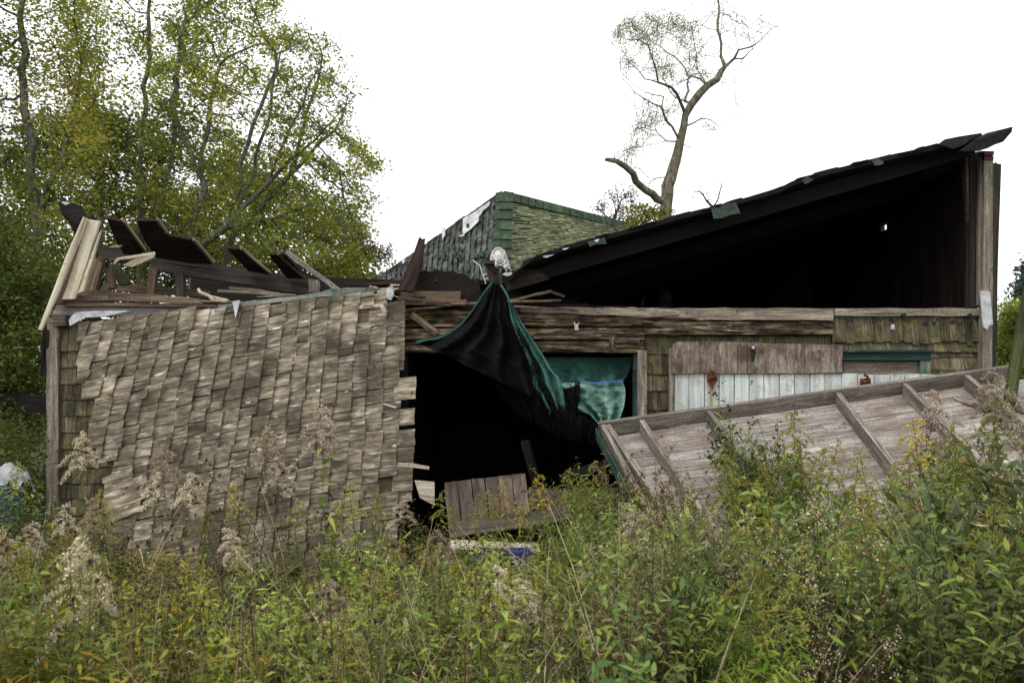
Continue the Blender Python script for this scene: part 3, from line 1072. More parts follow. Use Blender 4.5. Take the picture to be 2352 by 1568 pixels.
# posts and braces inside the left half
for (pts, yy, mt, tt) in (([(402, 684), (400, 626), (421, 628), (424, 684)], 8.7, 'beamgrey', .9),
                          ([(336, 676), (342, 614), (361, 616), (352, 676)], 8.7, 'brown', .6),
                          ([(195, 668), (215, 594), (238, 594), (219, 666)], 8.35, 'brown', .8),
                          ([(251, 662), (239, 617), (255, 613), (264, 660)], 8.4, 'brown', .5),
                          ([(273, 656), (247, 604), (270, 606), (300, 652)], 8.5, 'mossboard', .6),
                          ([(708, 672), (709, 640), (731, 642), (731, 670)], 8.5, 'frame_wood', .5),
                          ([(225, 672), (238, 650), (252, 648), (250, 672)], 8.6, 'brown', .4)):
    m = MB()
    a, b, c, d = [P(x_, y_, yy) for x_, y_ in pts]
    m.slab((a, b, c, d), .06, tt, 4, .003)
    m.build('brace', M[mt], shed)
m = MB()
m.slab((P(170, 688, 8.15), P(460, 698, 8.1), P(458, 684, 8.1), P(172, 662, 8.15)), .05, .9, 8, .004)
m.slab((P(140, 693, 7.98), P(248, 689, 7.98), P(247, 678, 8.02), P(160, 679, 8.02)), .03, .3, 4, .003)
m.slab((P(265, 668, 8.9), P(480, 684, 8.9), P(480, 668, 8.9), P(265, 651, 8.9)), .05, .6, 5, .003)
m.each('fallen_plank', M['brown'], shed)
m = MB()
for (a, b, c, d, wpx) in ((500, 667, 662, 677, 6), (525, 660, 640, 672, 4), (455, 690, 560, 694, 4), (250, 598, 285, 590, 3), (590, 682, 680, 676, 3)):
    m.board(P(a, b, 8.25), P(c, d, 8.25), wpx / 1829 * 8.2, .03, (0, 0, 1), None, 5, .003)
m.each('loose_lath', M['greyboard'], shed)
m = MB()
m.prism(poly([(268, 592), (300, 587), (354, 578), (356, 584), (300, 594), (270, 597)], 8.05), .02, .6)
m.prism(poly([(281, 609), (310, 595), (356, 583), (352, 592), (325, 604), (303, 613)], 8.0), .02, .4)
m.prism(poly([(268, 592), (262, 600), (259, 608), (266, 604), (274, 596)], 8.03), .02, .5)
m.prism(poly([(262, 563), (282, 563), (275, 568), (250, 568)], 8.6), .02, .8)
m.each('split_board', M['splinter'], shed)
m = MB()
m.tube([P(456, 664, 8.0), P(460, 672, 7.98), P(480, 680, 7.95), P(490, 690, 7.93), P(520, 692, 7.93)], .017, 6, .6)
m.tube([P(470, 678, 8.0), P(500, 684, 7.96), P(525, 690, 7.95)], .012, 6, .9)
m.each('split_board', M['splinter'], shed)
m = MB()
m.prism(poly([(163, 727), (175, 717), (215, 714), (300, 713), (262, 722), (235, 727), (195, 729), (172, 742), (160, 748), (158, 735)], 7.93), .006, .5)
m.prism(poly([(534, 692), (551, 689), (546, 712), (541, 731), (538, 715)], 7.74), .008, .8)
m.prism(poly([(472, 711), (492, 710), (494, 722), (478, 726)], 7.78), .008, .5)
m.each('torn_flashing', M['metal'], shed)
# green painted edge board on top of the panel side
m = MB()
m.slab((P(500, 712, 7.88), P(782, 676, 7.88), P(780, 664, 7.88), P(502, 701, 7.88)), .06, .6, 10, .004)
m.slab((P(700, 686, 7.90), P(905, 668, 7.90), P(905, 660, 7.90), P(760, 662, 7.90)), .06, .3, 8, .005)
m.each('edge_board', M['tealpale'], shed)
m = MB()
for k in range(34):
    u = rnd.uniform(790, 925)
    v = rnd.uniform(648, 690)
    m.board(P(u, v, 7.9 + rnd.uniform(0, .4)), P(u + rnd.uniform(15, 110), v + rnd.uniform(-12, 10), 7.9 + rnd.uniform(0, .4)), rnd.uniform(.012, .045), .02,
            (0, .3, 1), None, 3, .004)
m.each('broken_lath', M['darkred'], shed)
m = MB()
for k in range(8):
    u = rnd.uniform(830, 900)
    v = rnd.uniform(650, 682)
    m.board(P(u, v, 7.84), P(u + rnd.uniform(15, 45), v + rnd.uniform(-12, 8), 7.84), rnd.uniform(.012, .03), .015, (0, .3, 1), None, 3, .003)
m.each('splinter', M['splinter'], shed)
m = MB()
m.prism(poly([(886, 662), (902, 655), (905, 675), (898, 690), (886, 684)], 7.76), .01, .6)
m.each('torn_flashing', M['metal'], shed)
# ------------------------------------------------------------------ leaning shingle wall panel
ledge = [(690, 170), (740, 172), (790, 178), (830, 172), (850, 182), (880, 186), (905, 205), (940, 208), (965, 200), (1000, 204), (1040, 222), (1075, 236),
         (1084, 258), (1095, 252), (1130, 236), (1165, 238), (1200, 262), (1290, 300)]
tedge = [(160, 738), (260, 729), (330, 716), (450, 706), (560, 700), (700, 688), (830, 673), (860, 672), (930, 690)]


def ypan(u, v):
    t = max(0, min(1.1, (v - 700) / 560))
    b = noise.noise((u / 260, v / 230, 4.2)) * .14 + noise.noise((u / 90, v / 110, 8)) * .045
    left = max(0, 1 - (u - 170) / 200)
    return 7.80 - .28 * t + b * min(1, t * 3) - .08 * left * math.sin(t * 3)


def colline(i, v):
    tp = 245 + 33.7 * i
    if i >= 20:
        return tp + (v - 700) * -.02
    sl_ = lerp(-.275, -.035, max(0, i) / 20)
    wob = 5 * noise.noise((i * .13, v / 160, 1)) + 1.5 * noise.noise((i * .9, v / 60, 2))
    return tp + sl_ * (v - 700) + wob * min(1, (v - 690) / 120)


panel = empty('shingle_wall_panel', (P(540, 1290, 7.5).x, 7.5, 0), 'buckled grey wood shingle panel leaning out over the left half of the shed', 'wall panel')
m = MB()
nu, nv = 40, 30
for j in range(nv + 1):
    v = lerp(705, 1300, j / nv)
    ul, ur = interp(ledge, v) + 14, 906
    for i in range(nu + 1):
        u = lerp(ul, ur, i / nu)
        m.v.append(P(u, max(v, interp(tedge, u) + 6), ypan(u, v) + .03))
nb = len(m.v)
m.v.extend([p + Vector((0, .03, 0)) for p in m.v])
for j in range(nv):
    for i in range(nu):
        a = j * (nu + 1) + i
        ids = [a, a + 1, a + nu + 2, a + nu + 1]
        m.face(ids, .5, [(m.v[k].x, m.v[k].z) for k in ids])
        m.face([k + nb for k in ids[::-1]], .5, [(m.v[k].x, m.v[k].z) for k in ids])
m.build('backing', M['brown'], panel)
m = MB()
mloose = MB()
for i in range(-5, 22):
    v = 640.0 - rnd.uniform(0, 20)
    while v < 1300:
        h = rnd.choice((18, 24, 28, 34, 38, 44, 52)) * rnd.uniform(.85, 1.15)
        k = lerp(.24, .15, max(0, i) / 20)
        va, vb = v, v + h - rnd.uniform(.6, 2.2)
        v += h
        ext = rnd.gauss(0, 2.3) + 3
        if rnd.random() < .09:
            ext += rnd.uniform(2, 6)
        ura, urb = colline(i + 1, va) + ext, colline(i + 1, vb) + ext
        ula, ulb = colline(i, va) - 3, colline(i, vb) - 3
        mid = (va + vb) / 2
        le = interp(ledge, mid)
        if urb < le + 8:
            continue
        if ula < le:
            ula = le + rnd.uniform(-6, 8)
            ulb = le + rnd.uniform(-8, 8)
        te = interp(tedge, ura)
        if vb < te + 6:
            continue
        if va < te:
            va = te + rnd.uniform(-4, 4)
        if i == 20:
            if not (688 < va < 845):
                continue
            ura = urb = 929 + rnd.uniform(-3, 3)
            ula = ulb = 905
        if i == 21:
            continue
        ka, kb = k * (ura - ula) * rnd.uniform(.8, 1.15), k * (urb - ulb) * rnd.uniform(.8, 1.15)
        yr = ypan(ura, mid) - .026 + rnd.gauss(0, .002)
        yl = ypan(ula, mid + 6) - .002
        lift = rnd.uniform(.01, .045) if rnd.random() < .13 else 0
        if rnd.random() < .018 and 0 < i < 20 and h < 36:
            continue
        tt = rnd.gauss(.5, .22)
        if i > 16 or i < 1 or va < te + 25:
            tt += .12
        c = [P(ula, va + ka, yl), P(ura, va, yr - lift), P(urb, vb, yr - lift * .6), P(ulb, vb + kb, yl)]
        bth = Vector((0, .012, 0))
        m.hexa(c + [c[0] + bth * .2, c[1] + bth, c[2] + bth, c[3] + bth * .2], c[1] - c[0], c[3] - c[0], max(0, min(1, tt)))
# butts that run past the right edge
for (a, b, c_, d) in ((905, 864, 956, 889), (903, 888, 955, 915), (904, 936, 953, 955), (904, 955, 951, 974), (903, 984, 953, 1006), (902, 1006, 953, 1022),
                      (902, 1024, 951, 1038), (903, 1038, 950, 1056), (902, 1058, 950, 1078), (902, 1078, 948, 1100), (900, 1102, 948, 1125), (900, 1127, 946, 1150)):
    y = ypan(900, b) - .012
    m.slab((P(a, d + 5, y), P(c_ + rnd.uniform(-2, 2), d, y - .01), P(c_, b, y - .01), P(a, b + 5, y)), .010, rnd.uniform(.55, 1), 1)
# the torn flap at the lower left, its shingles splayed out
for k in range(9):
    a, b = 236 + rnd.uniform(-4, 8) + k * 1.5, 1098 + k * 11
    L = rnd.uniform(60, 105)
    y = ypan(a + 40, b) - .05
    m.slab((P(a, b + 12, y + .02), P(a + L, b + 12 - L * .36, y - .01), P(a + L + 2, b - L * .36 - 1, y - .01), P(a, b, y + .02)), .011, rnd.uniform(.45, .95), 2, .002)
m.build('shingles', M['shingle'], panel)
m = MB()
for q in ([(867, 668), (888, 660), (884, 690), (868, 680)], [(870, 700), (878, 697), (890, 715), (880, 719)], [(858, 700), (876, 697), (872, 703), (860, 704)]):
    m.prism(poly(q, 7.68), .008)
for k in range(15):
    u, v = rnd.uniform(330, 890), rnd.uniform(740, 1100)
    m.prism(poly([(u, v), (u + rnd.uniform(8, 18), v - rnd.uniform(1, 4)), (u + rnd.uniform(8, 16), v + rnd.uniform(2, 6)), (u + 1, v + rnd.uniform(2, 4))], ypan(u, v) - .03), .003)
m.each('split_shingle', M['splinter'], panel)
m = MB()
m.prism(poly([(915, 1062), (950, 1064), (986, 1071), (985, 1078), (950, 1073), (915, 1070)], 7.45), .015, .7)
m.prism(poly([(952, 1102), (998, 1106), (998, 1160), (978, 1150), (964, 1142)], 7.6), .015, .9)
m.prism(poly([(880, 925), (912, 934), (908, 938), (880, 928)], 7.6), .012, .7)
m.each('loose_strip', M['splinter'], panel)

# ------------------------------------------------------------------ green hipped roof behind
groof = empty('green_shingled_roof', (0, 12, 2.9), 'moss green hipped roof of asphalt shingles rising behind the tarp and shed', 'roof')


def courses(mb, A, B, C, D, n, k, lift, jag, tn=lambda s, t: rnd.random()):
    """A top-left B top-right C bottom-right D bottom-left; n strips across A->B, k tabs down each"""
    nrm = (B - A).cross(D - A).normalized()
    if nrm.y > 0:
        nrm = -nrm

    def S(s, t):
        p = A.lerp(B, s).lerp(D.lerp(C, s), t)
        return p
    for i in range(n):
        t = 0.0
        while t < 1:
            dt = rnd.uniform(.6, 1.4) / k
            t1 = min(1, t + dt)
            j = rnd.gauss(0, jag)
            s0, s1 = i / n, min(1.004, (i + 1) / n + max(-.3, j) / n)
            g = .0009
            l2 = lift * rnd.uniform(.6, 1.3)
            c = [S(s0, t), S(s1, t + rnd.gauss(0, .002)), S(s1, t1 - g), S(s0, t1 - g)]
            c = [c[0], c[1] + nrm * l2, c[2] + nrm * l2, c[3]]
            mb.hexa(c + [p - nrm * .02 for p in c], c[1] - c[0], c[3] - c[0], tn(s0, t))
            t = t1
    return S


GA, GB = P(1152, 442, 11.0), P(1140, 668, 9.9)
GL, GLb = P(864, 642, 11.6), P(868, 664, 11.4)
m = MB()
courses(m, GLb, GB, GA, GL, 23, 13, .03, .07)
lf = m.build('left_slope', M['asph_dark'], groof)
GR, GRb = P(1475, 520, 14.2), P(1470, 545, 13.4)
m = MB()
courses(m, P(1160, 438, 11.02), P(1142, 668, 9.9), GRb, GR, 34, 26, .010, .55)
rf = m.build('right_slope', M['asph_moss'], groof)
m = MB()
hipT, hipB = GA, GB
for k in range(21):
    t0, t1 = k / 21, (k + 1.3) / 21
    a, b = hipT.lerp(hipB, t0), hipT.lerp(hipB, min(1, t1 + rnd.uniform(-.01, .02)))
    for (s0, s1, yy, yy2) in ((-.08, 0.01, .03, -.03), (0.01, .17, -.03, .0)):
        ww = rnd.uniform(-.02, .02)
        yo = Vector((0, -.015 - .012 * (k % 2), 0))
        m.slab((b + Vector((s0 + ww, yy, 0)) + yo, b + Vector((s1, yy2, 0)) + yo * 1.8, a + Vector((s1, yy2, 0)) + yo, a + Vector((s0 + ww, yy, 0)) + yo * .6), .015, rnd.random())
for k in range(22):
    t0, t1 = k / 22, (k + 1.2) / 22
    a, b = P(1158, 439, 10.98).lerp(P(1475, 519, 14.15), t0), P(1158, 439, 10.98).lerp(P(1475, 519, 14.15), t1)
    m.slab((a, b, b + Vector((0, -.14, -.15)), a + Vector((0, -.14, -.15))), .02, rnd.random(), back=(0, 1, -.3))
m.build('ridge_cap', M['asph_green'], groof)
m = MB()
e0, e1 = P(1150, 440, 10.95), P(864, 641, 11.55)
for k in range(14):
    a, b = e0.lerp(e1, k / 14), e0.lerp(e1, (k + 1.03) / 14)
    j = Vector((0, 0, rnd.gauss(0, .012)))
    m.slab((a + j, b + j, b + j + Vector((.02, 0, -.05)), a + j + Vector((.02, 0, -.05))), .1, rnd.random(), back=(0, 1, 0))
m.build('rake_board', M['beamgrey'], groof)
m = MB()
gn = (GB - GLb).cross(GA - GLb).normalized()
if gn.y > 0:
    gn = -gn


def onleft(u, v, off=.055):
    """point of the left slope seen at (u, v)"""
    o_ = Vector((0, 0, CAMZ))
    d = P(u, v, 10) - o_
    t = (GLb - o_).dot(gn) / d.dot(gn)
    return o_ + d * t + gn * off


m.prism([onleft(*p) for p in ((1068, 508), (1086, 498), (1106, 486), (1104, 514), (1088, 530), (1068, 546))], .01, .5)
m.prism([onleft(*p) for p in ((1104, 486), (1118, 476), (1130, 468), (1128, 478), (1114, 490), (1106, 502))], .01, .7)
m.prism([onleft(*p) for p in ((1020, 531), (1027, 527), (1027, 545), (1021, 556))], .01, .7)
m.prism([onleft(*p) for p in ((928, 601), (934, 596), (934, 608), (929, 611))], .01, .7)
m.prism([onleft(*p) for p in ((1060, 546), (1072, 544), (1070, 548), (1060, 550))], .01, .7)
m.each('bare_patch', M['oldfelt'], groof)
m = MB()
for k in range(26):
    u = rnd.uniform(960, 1125)
    v = rnd.uniform(max(500, 1150 - u + 445), 640)
    q = rnd.uniform(4, 9)
    m.prism([onleft(a, b, .055) for a, b in ((u, v), (u + q, v + rnd.uniform(-2, 2)), (u + q, v + q * 1.5), (u, v + q * 1.4))], .04)
m.build('green_patch', M['asph_green'], groof)
m = MB()
B0 = Vector((GL.x, 15.5, GL.z))
m.prism([GA, GL, Vector((GL.x, 15.5, 2.95)), Vector((GR.x, 15.5, 3.3)), GR], .02, .5, back=(0, 1, 0))
m.build('rear_slope', M['asph_dark'], groof)

# white arched plastic thing caught on the roof
t = empty('arched_vent_cover', P(1155, 628, 7.75), 'dirty white arched plastic cover sticking up beside the green roof corner', 'vent cover')
m = MB()
cen = [(1129, 610), (1128, 592), (1132, 578), (1140, 571), (1149, 571), (1157, 577), (1162, 590), (1167, 605), (1172, 624)]
outer = [P(a, b, 7.95) for a, b in cen]
inner = [P(lerp(1150, a, .5), lerp(612, b, .45), 7.78) for a, b in cen]
inner2 = [P(lerp(1152, a, .35), lerp(622, b, .12), 7.84) for a, b in cen]
for ring_a, ring_b in ((outer, inner), (inner, inner2)):
    for i in range(len(cen) - 1):
        m.slab((ring_a[i], ring_a[i + 1], ring_b[i + 1], ring_b[i]), .012, .5)
m.build('shell', M['whiteplastic'], t, True)
m = MB()
m.tube([p + Vector((0, -.01, 0)) for p in outer], .012, 6, .5)
m.tube([P(1143, 585, 7.82), P(1153, 600, 7.79), P(1164, 622, 7.8)], .007, 5, .5)
m.tube([P(1139, 612, 7.80), P(1148, 608, 7.79), P(1158, 612, 7.8), P(1163, 624, 7.82)], .007, 5, .5)
m.build('rim', M['whiteplastic'], t)

# ------------------------------------------------------------------ tarps


def cloth_sheet(name, left, right, Yl, Yr, mat_, parent, nv_=50, nu_=40, fold=.04, freq=5, seed=0, sag=.0, jag=0.0, mid=None):
    """left / right: pixel polylines from top to bottom; folds run down the sheet"""
    def along(pl, t):
        n = (len(pl) - 1) * t
        i = min(int(n), len(pl) - 2)
        f = n - i
        p0, p1 = pl[max(i - 1, 0)], pl[i]
        p2, p3 = pl[i + 1], pl[min(i + 2, len(pl) - 1)]
        return tuple(.5 * ((2 * p1[k]) + (-p0[k] + p2[k]) * f + (2 * p0[k] - 5 * p1[k] + 4 * p2[k] - p3[k]) * f * f + (-p0[k] + 3 * p1[k] - 3 * p2[k] + p3[k]) * f ** 3) for k in (0, 1))
    mb = MB()
    for j in range(nv_ + 1):
        t = j / nv_
        a, b = along(left, t), along(right, t)
        for i in range(nu_ + 1):
            s_ = i / nu_
            u, v = lerp(a[0], b[0], s_), lerp(a[1], b[1], s_) + sag * math.sin(math.pi * s_) * t
            if jag and j == nv_:
                v += rnd.uniform(-jag, jag)
            y = lerp(lerp(Yl[0], Yl[1], t), lerp(Yr[0], Yr[1], t), s_)
            am = fold * (.15 + .85 * t)
            y += .3 * fold * noise.noise((s_ * 9, t * 11, seed + 3)) + .15 * fold * noise.noise((s_ * 25, t * 25, seed))
            y += am * (math.sin(s_ * freq * 6.28 + seed + 1.3 * noise.noise((s_ * 3, t * 2, seed))) + .5 * noise.noise((s_ * 12 + seed, t * 4, 2)))
            mb.v.append(P(u, v, y))
    W_ = nu_ + 1
    for j in range(nv_):
        for i in range(nu_):
            ids = [j * W_ + i, j * W_ + i + 1, (j + 1) * W_ + i + 1, (j + 1) * W_ + i]
            mb.face(ids, .5, [(0, 0)] * 4)
    return mb.build(name, mat_, parent, True)


tarp = empty('torn_tarp', P(1132, 700, 7.7), 'black and teal mesh tarp hanging from a stub post across the doorway', 'tarp')
cloth_sheet('black_sheet', [(1131, 648), (1112, 673), (1096, 699), (1075, 728), (1052, 752), (1010, 777), (982, 784), (958, 786)],
            [(1150, 656), (1168, 699), (1175, 746), (1196, 772), (1216, 800), (1232, 840), (1242, 880), (1262, 930)],
            (7.72, 7.84), (7.72, 7.86), M['clothblack'], tarp, fold=.07, freq=4.2, seed=1)
cloth_sheet('black_sheet', [(962, 787), (1000, 800), (1045, 822), (1095, 852), (1140, 890), (1185, 955)],
            [(1196, 772), (1216, 800), (1232, 840), (1244, 880), (1258, 925), (1266, 975)],
            (7.86, 8.25), (7.83, 7.95), M['clothblack'], tarp, fold=.03, freq=3.2, seed=2, jag=12)
cloth_sheet('teal_edge', [(1129, 646), (1109, 672), (1092, 698), (1070, 728), (1047, 750), (1006, 773), (980, 777), (955, 782)],
            [(1132, 649), (1112, 675), (1095.5, 701), (1074, 730), (1052, 753), (1012, 777), (983, 782), (960, 789)],
            (7.70, 7.82), (7.71, 7.83), M['clothgreen'], tarp, fold=.006, freq=1, nu_=4)
cloth_sheet('teal_edge', [(1168, 690), (1171, 720), (1180, 752), (1193, 785), (1206, 812), (1220, 850), (1226, 885), (1240, 905), (1250, 925), (1262, 945)],
            [(1174, 697), (1200, 742), (1229, 787), (1252, 822), (1271, 854), (1284, 866), (1290, 882), (1294, 900), (1297, 918), (1299, 936)],
            (7.68, 7.72), (7.68, 7.70), M['clothgreen'], tarp, fold=.07, freq=2.6, seed=3, jag=7)
cloth_sheet('teal_edge', [(1148, 655), (1158, 670), (1168, 692)], [(1153, 654), (1164, 671), (1176, 698)], (7.70, 7.69), (7.70, 7.68), M['clothgreen'], tarp, fold=.004, nu_=4, nv_=12)
# ragged black fringes
fr = MB()
rs_ = random.Random(5)


def fringe(pts, Y, n, L0, L1):
    for k in range(n):
        t = rs_.random() * (len(pts) - 1)
        i = min(int(t), len(pts) - 2)
        f = t - i
        u, v = lerp(pts[i][0], pts[i + 1][0], f) + rs_.gauss(0, 4), lerp(pts[i][1], pts[i + 1][1], f) + rs_.gauss(0, 5)
        L = rs_.uniform(L0, L1)
        y = Y + rs_.uniform(-.05, .08)
        q = [P(u, v, y), P(u + rs_.gauss(0, 3), v + L * .4, y), P(u + rs_.gauss(0, 6), v + L * .8, y), P(u + rs_.gauss(0, 8), v + L, y)]
        fr.tube(q, [.006, .004, .003, .001], 3, .3, False)


fringe([(1232, 900), (1262, 935), (1300, 950), (1330, 960)], 7.78, 260, 20, 60)
fringe([(1244, 930), (1290, 960), (1312, 900), (1330, 880)], 7.78, 160, 18, 50)
fringe([(1330, 955), (1352, 962), (1380, 985), (1405, 985), (1432, 965)], 7.92, 260, 18, 48)
fringe([(1262, 905), (1275, 935), (1298, 936)], 7.66, 70, 10, 30)
fringe([(1185, 770), (1225, 830), (1240, 890), (1258, 935)], 7.74, 120, 8, 26)
for (a, b, c_, d) in ((1180, 745, 1200, 775), (1195, 770, 1216, 800), (1215, 800, 1232, 840), (1228, 835, 1240, 875), (1238, 870, 1256, 905)):
    fringe([(a, b), (c_, d)], 7.66, 34, 10, 34)
fr.build('fringe', M['clothblack'], tarp)
cloth_sheet('black_sheet', [(1238, 905), (1246, 945), (1262, 985)], [(1330, 885), (1328, 930), (1318, 990)], (7.80, 7.82), (7.80, 7.84), M['clothblack'], tarp, fold=.04, freq=3, nv_=16, jag=12, seed=8)
tarp2 = empty('faded_tarp', P(1380, 980, 8.2), 'pale green tarp draped behind a blue cord at the right side of the doorway', 'tarp')
cloth_sheet('upper_sheet', [(1246, 820), (1254, 850), (1265, 880), (1280, 905)], [(1452, 820), (1448, 845), (1440, 862), (1432, 878)], (8.32, 8.12), (8.4, 8.16), M['clothgreen'], tarp2, fold=.11, freq=2.7, seed=4)
cloth_sheet('lower_sheet', [(1278, 880), (1292, 900), (1300, 930), (1330, 946), (1352, 954), (1374, 977)],
            [(1430, 873), (1436, 895), (1436, 915), (1431, 940), (1420, 964), (1397, 982)], (8.02, 8.0), (8.10, 8.02), M['clothpale'], tarp2, fold=.11, freq=3.4, seed=9, jag=3)
cord = MB()
cord.tube([P(1330, 879, 7.97), P(1355, 881, 7.96), P(1385, 879, 7.97), P(1410, 875, 8.0), P(1432, 871, 8.06)], .006, 6, .5)
tag(cord.build('cord', M['cord']), 'blue cord stretched across the pale green tarp in the doorway', 'cord')
cord = MB()
cord.tube([P(1432, 871, 8.06), P(1445, 864, 8.0), P(1462, 850, 7.96)], .004, 5, .5)
cord.tube([P(1432, 871, 8.06), P(1440, 874, 8.0), P(1462, 878, 7.96)], .003, 5, .5)
tag(cord.build('cord', M['clothblack']), 'thin black cord tying the pale tarp to the right door jamb', 'cord')

# ------------------------------------------------------------------ plank door leaning on the wall
door = empty('plank_door', (X(1800), 7.9, 0), 'pale painted vertical plank door with brown peeling top board and rusty straps', 'door')
m = MB()
u = 1550
YD = 7.93
while u < 2118:
    wd = rnd.uniform(33, 38)
    m.slab((P(u, 1300, YD), P(u, 857 + rnd.uniform(-1, 2) + (u - 1550) * .004, YD), P(u + wd - 2, 857 + rnd.uniform(-1, 2) + (u - 1550) * .004, YD), P(u + wd - 2, 1300, YD)), .025, rnd.random(), 4, .0008)
    u += wd
m.slab(q4(1548, 860, 2118, 1290, YD + .028), .01, .1)
m.build('planks', M['whiteplank'], door)
m = MB()
uu = [1545, 1608, 1695, 1718, 1848, 1936]
tops = [787, 783, 785, 787, 790, 793]
for k in range(5):
    a, b = uu[k], uu[k + 1] - 1.2
    if k == 0:
        m.prism(poly([(1543, 858), (1543, 800), (1546, 790), (1554, 785), (b, 784), (b, 857)], 7.90), .03, .55)
    else:
        m.prism(poly([(a, 857), (a, tops[k]), (b, tops[k + 1] if k < 4 else 792), (b, 857 if k < 4 else 855)], 7.90), .03, rnd.uniform(.35, .65))
m.build('top_board', M['ply'], door)
m = MB()
m.slab(vq(1537, 800, 1549, 1270, 7.925), .04, .3)
m.build('edge_strip', M['greyboard'], door)
for (u, v) in ((1636, 858), (1988, 868)):
    m = MB()
    m.prism(poly([(u - 11, v + 1), (u + 11, v), (u + 13, v + 14), (u + 6, v + 24), (u + 1, v + 36), (u - 6, v + 28), (u - 12, v + 16)], 7.885), .012, .5)
    m.tube([P(u - 4, v - 8, 7.87), P(u + 4, v - 4, 7.86), P(u + 6, v + 6, 7.87), P(u - 4, v + 10, 7.87)], .014, 6, .5)
    m.tube([P(u - 2, v + 18, 7.885), P(u - 2, v + 18, 7.868)], .008, 6, .5)
    m.build('strap_hinge', M['rust'], door)
for (u, v, h) in ((1633, 893, 95), (1987, 903, 40)):
    m = MB()
    m.prism(poly([(u - 4, v), (u + 3, v), (u + 4, v + h * .5), (u + 1, v + h), (u - 2, v + h), (u - 3, v + h * .5)], 7.927), .003, .4)
    m.build('rust_streak', plain('rust_streak_on_paint', (.30, .24, .15), .8, .3, 20), door)
m = MB()
m.prism(poly([(1724, 797), (1735, 796), (1736, 810), (1732, 830), (1727, 831)], 7.89), .01, .4)
m.build('latch', M['tarblack'], door)
m = MB()
m.tube([P(1730, 795, 7.885), P(1730, 801, 7.885)], .014, 6, .5)
m.build('knob', M['metal'], door)

# ------------------------------------------------------------------ fallen framed roof panel, lower right
fp = empty('fallen_framed_panel', (2.6, 6, 0), 'fallen panel of pinkish grey boards with bare rafters, propped below the plank door', 'wall panel')
TL, TR = P(1388, 1004, 7.35), P(2340, 872, 7.55)
BL = P(1655, 1510, 4.75)
dirr = BL - TL
BR = TR + dirr * 1.02 + Vector((.25, 0, -.15))
ex = (TR - TL).normalized()


def FPp(s, t, off=0.0):
    p = TL.lerp(TR, s).lerp(BL.lerp(BR, s), t)
    return p + fpn * off


fpn = ex.cross(dirr).normalized()
if fpn.z < 0:
    fpn = -fpn
m = MB()
NB = 19
for k in range(NB):
    t0, t1 = k / NB, (k + .965) / NB
    cuts = sorted([0] + [rnd.uniform(.1, .95) for _ in range(2)] + [.985])
    for a, b in zip(cuts, cuts[1:]):
        m.slab((FPp(a, t1), FPp(b - .002, t1), FPp(b - .002, t0), FPp(a, t0)), .02, rnd.random(), 4, .0015, back=-fpn)
m.build('board_sheathing', M['sheath'], fp)
m = MB()
for k in range(NB):
    for s_ in (.12, .25, .33, .44, .5, .66, .74, .86):
        if rnd.random() < .75:
            for q in (.25, .7):
                a = FPp(s_ + rnd.gauss(0, .006), (k + q) / NB, .002)
                e = ex * .007
                f_ = dirr.normalized() * .009
                m.slab((a + f_, a + e + f_, a + e, a), .002, .3, back=-fpn)
m.build('nail_pattern', M['tarblack'], fp)
HT = .14


def rail(a, b, wd, h, mt, name='rafter', tint=None, off=0.0):
    """joist standing on the boards between panel points a and b"""
    pa, pb = FPp(*a, off), FPp(*b, off)
    L = (pb - pa).normalized()
    sd_ = L.cross(fpn).normalized()
    mb = MB()
    c = []
    N_ = 5
    tt = rnd.random() if tint is None else tint
    for hh in (h, 0.001):
        c += [pa - sd_ * wd / 2 + fpn * hh, pb - sd_ * wd / 2 + fpn * hh, pb + sd_ * wd / 2 + fpn * hh, pa + sd_ * wd / 2 + fpn * hh]
    mb.hexa(c, L, sd_, tt)
    return mb.build(name, mt, fp)


rail((-.01, -.012), (.985, -.012), .045, HT, M['frame_wood'], 'top_rail', .45)
# rafter feet found from the photograph: start and end of each along the panel


def uv2s(u, v):
    o_ = Vector((0, 0, CAMZ))
    d = P(u, v, 7) - o_
    t = (TL - o_).dot(fpn) / d.dot(fpn)
    q = o_ + d * t - TL
    # solve q = s*(TR-TL) + t*(BL-TL)
    A_ = np.array([[*(TR - TL)], [*(BL - TL)]]).T
    st = np.linalg.lstsq(A_, np.array(q), rcond=None)[0]
    return float(st[0]), float(st[1])


for (a, b, c_, d) in ((1400, 1008, 1450, 1085), (1478, 998, 1530, 1080), (1630, 975, 1700, 1070), (1925, 932, 2072, 1145), (2080, 912, 2160, 1030), (2230, 898, 2320, 1010)):
    s0, t0 = uv2s(a, b)
    s1, t1 = uv2s(c_, d)
    sl_ = (s1 - s0) / max(.05, t1 - t0)
    sl_ = max(-.15, min(.15, sl_))
    rail((s0, .005), (s0 + sl_, 1.0), .045, HT * .95, M['frame_wood'])
rail((-.002, .0), (.0, 1.0), .04, HT * .95, M['frame_wood'], 'side_rail', .6)
mb = MB()
pa, pb = FPp(-.015, -.01, .09), FPp(-.013, .45, .09)
mb.slab((pa, pb, pb - fpn * .13, pa - fpn * .13), .012, .6, back=(-1, 0, 0))
mb.build('painted_edge', M['teal'], fp)
m = MB()
for k in range(12):
    s_, t_ = rnd.uniform(.80, .98), rnd.uniform(.0, .17)
    a = FPp(s_, t_, .015)
    b = a + ex * rnd.uniform(.04, .07) + fpn * .01
    dn = (dirr.normalized() * rnd.uniform(.12, .2)) + ex * rnd.uniform(.02, .06)
    m.slab((a + dn, a, b, b + dn), .008, rnd.random(), back=-fpn)
m.each('clinging_shingle', M['shingle'], fp)
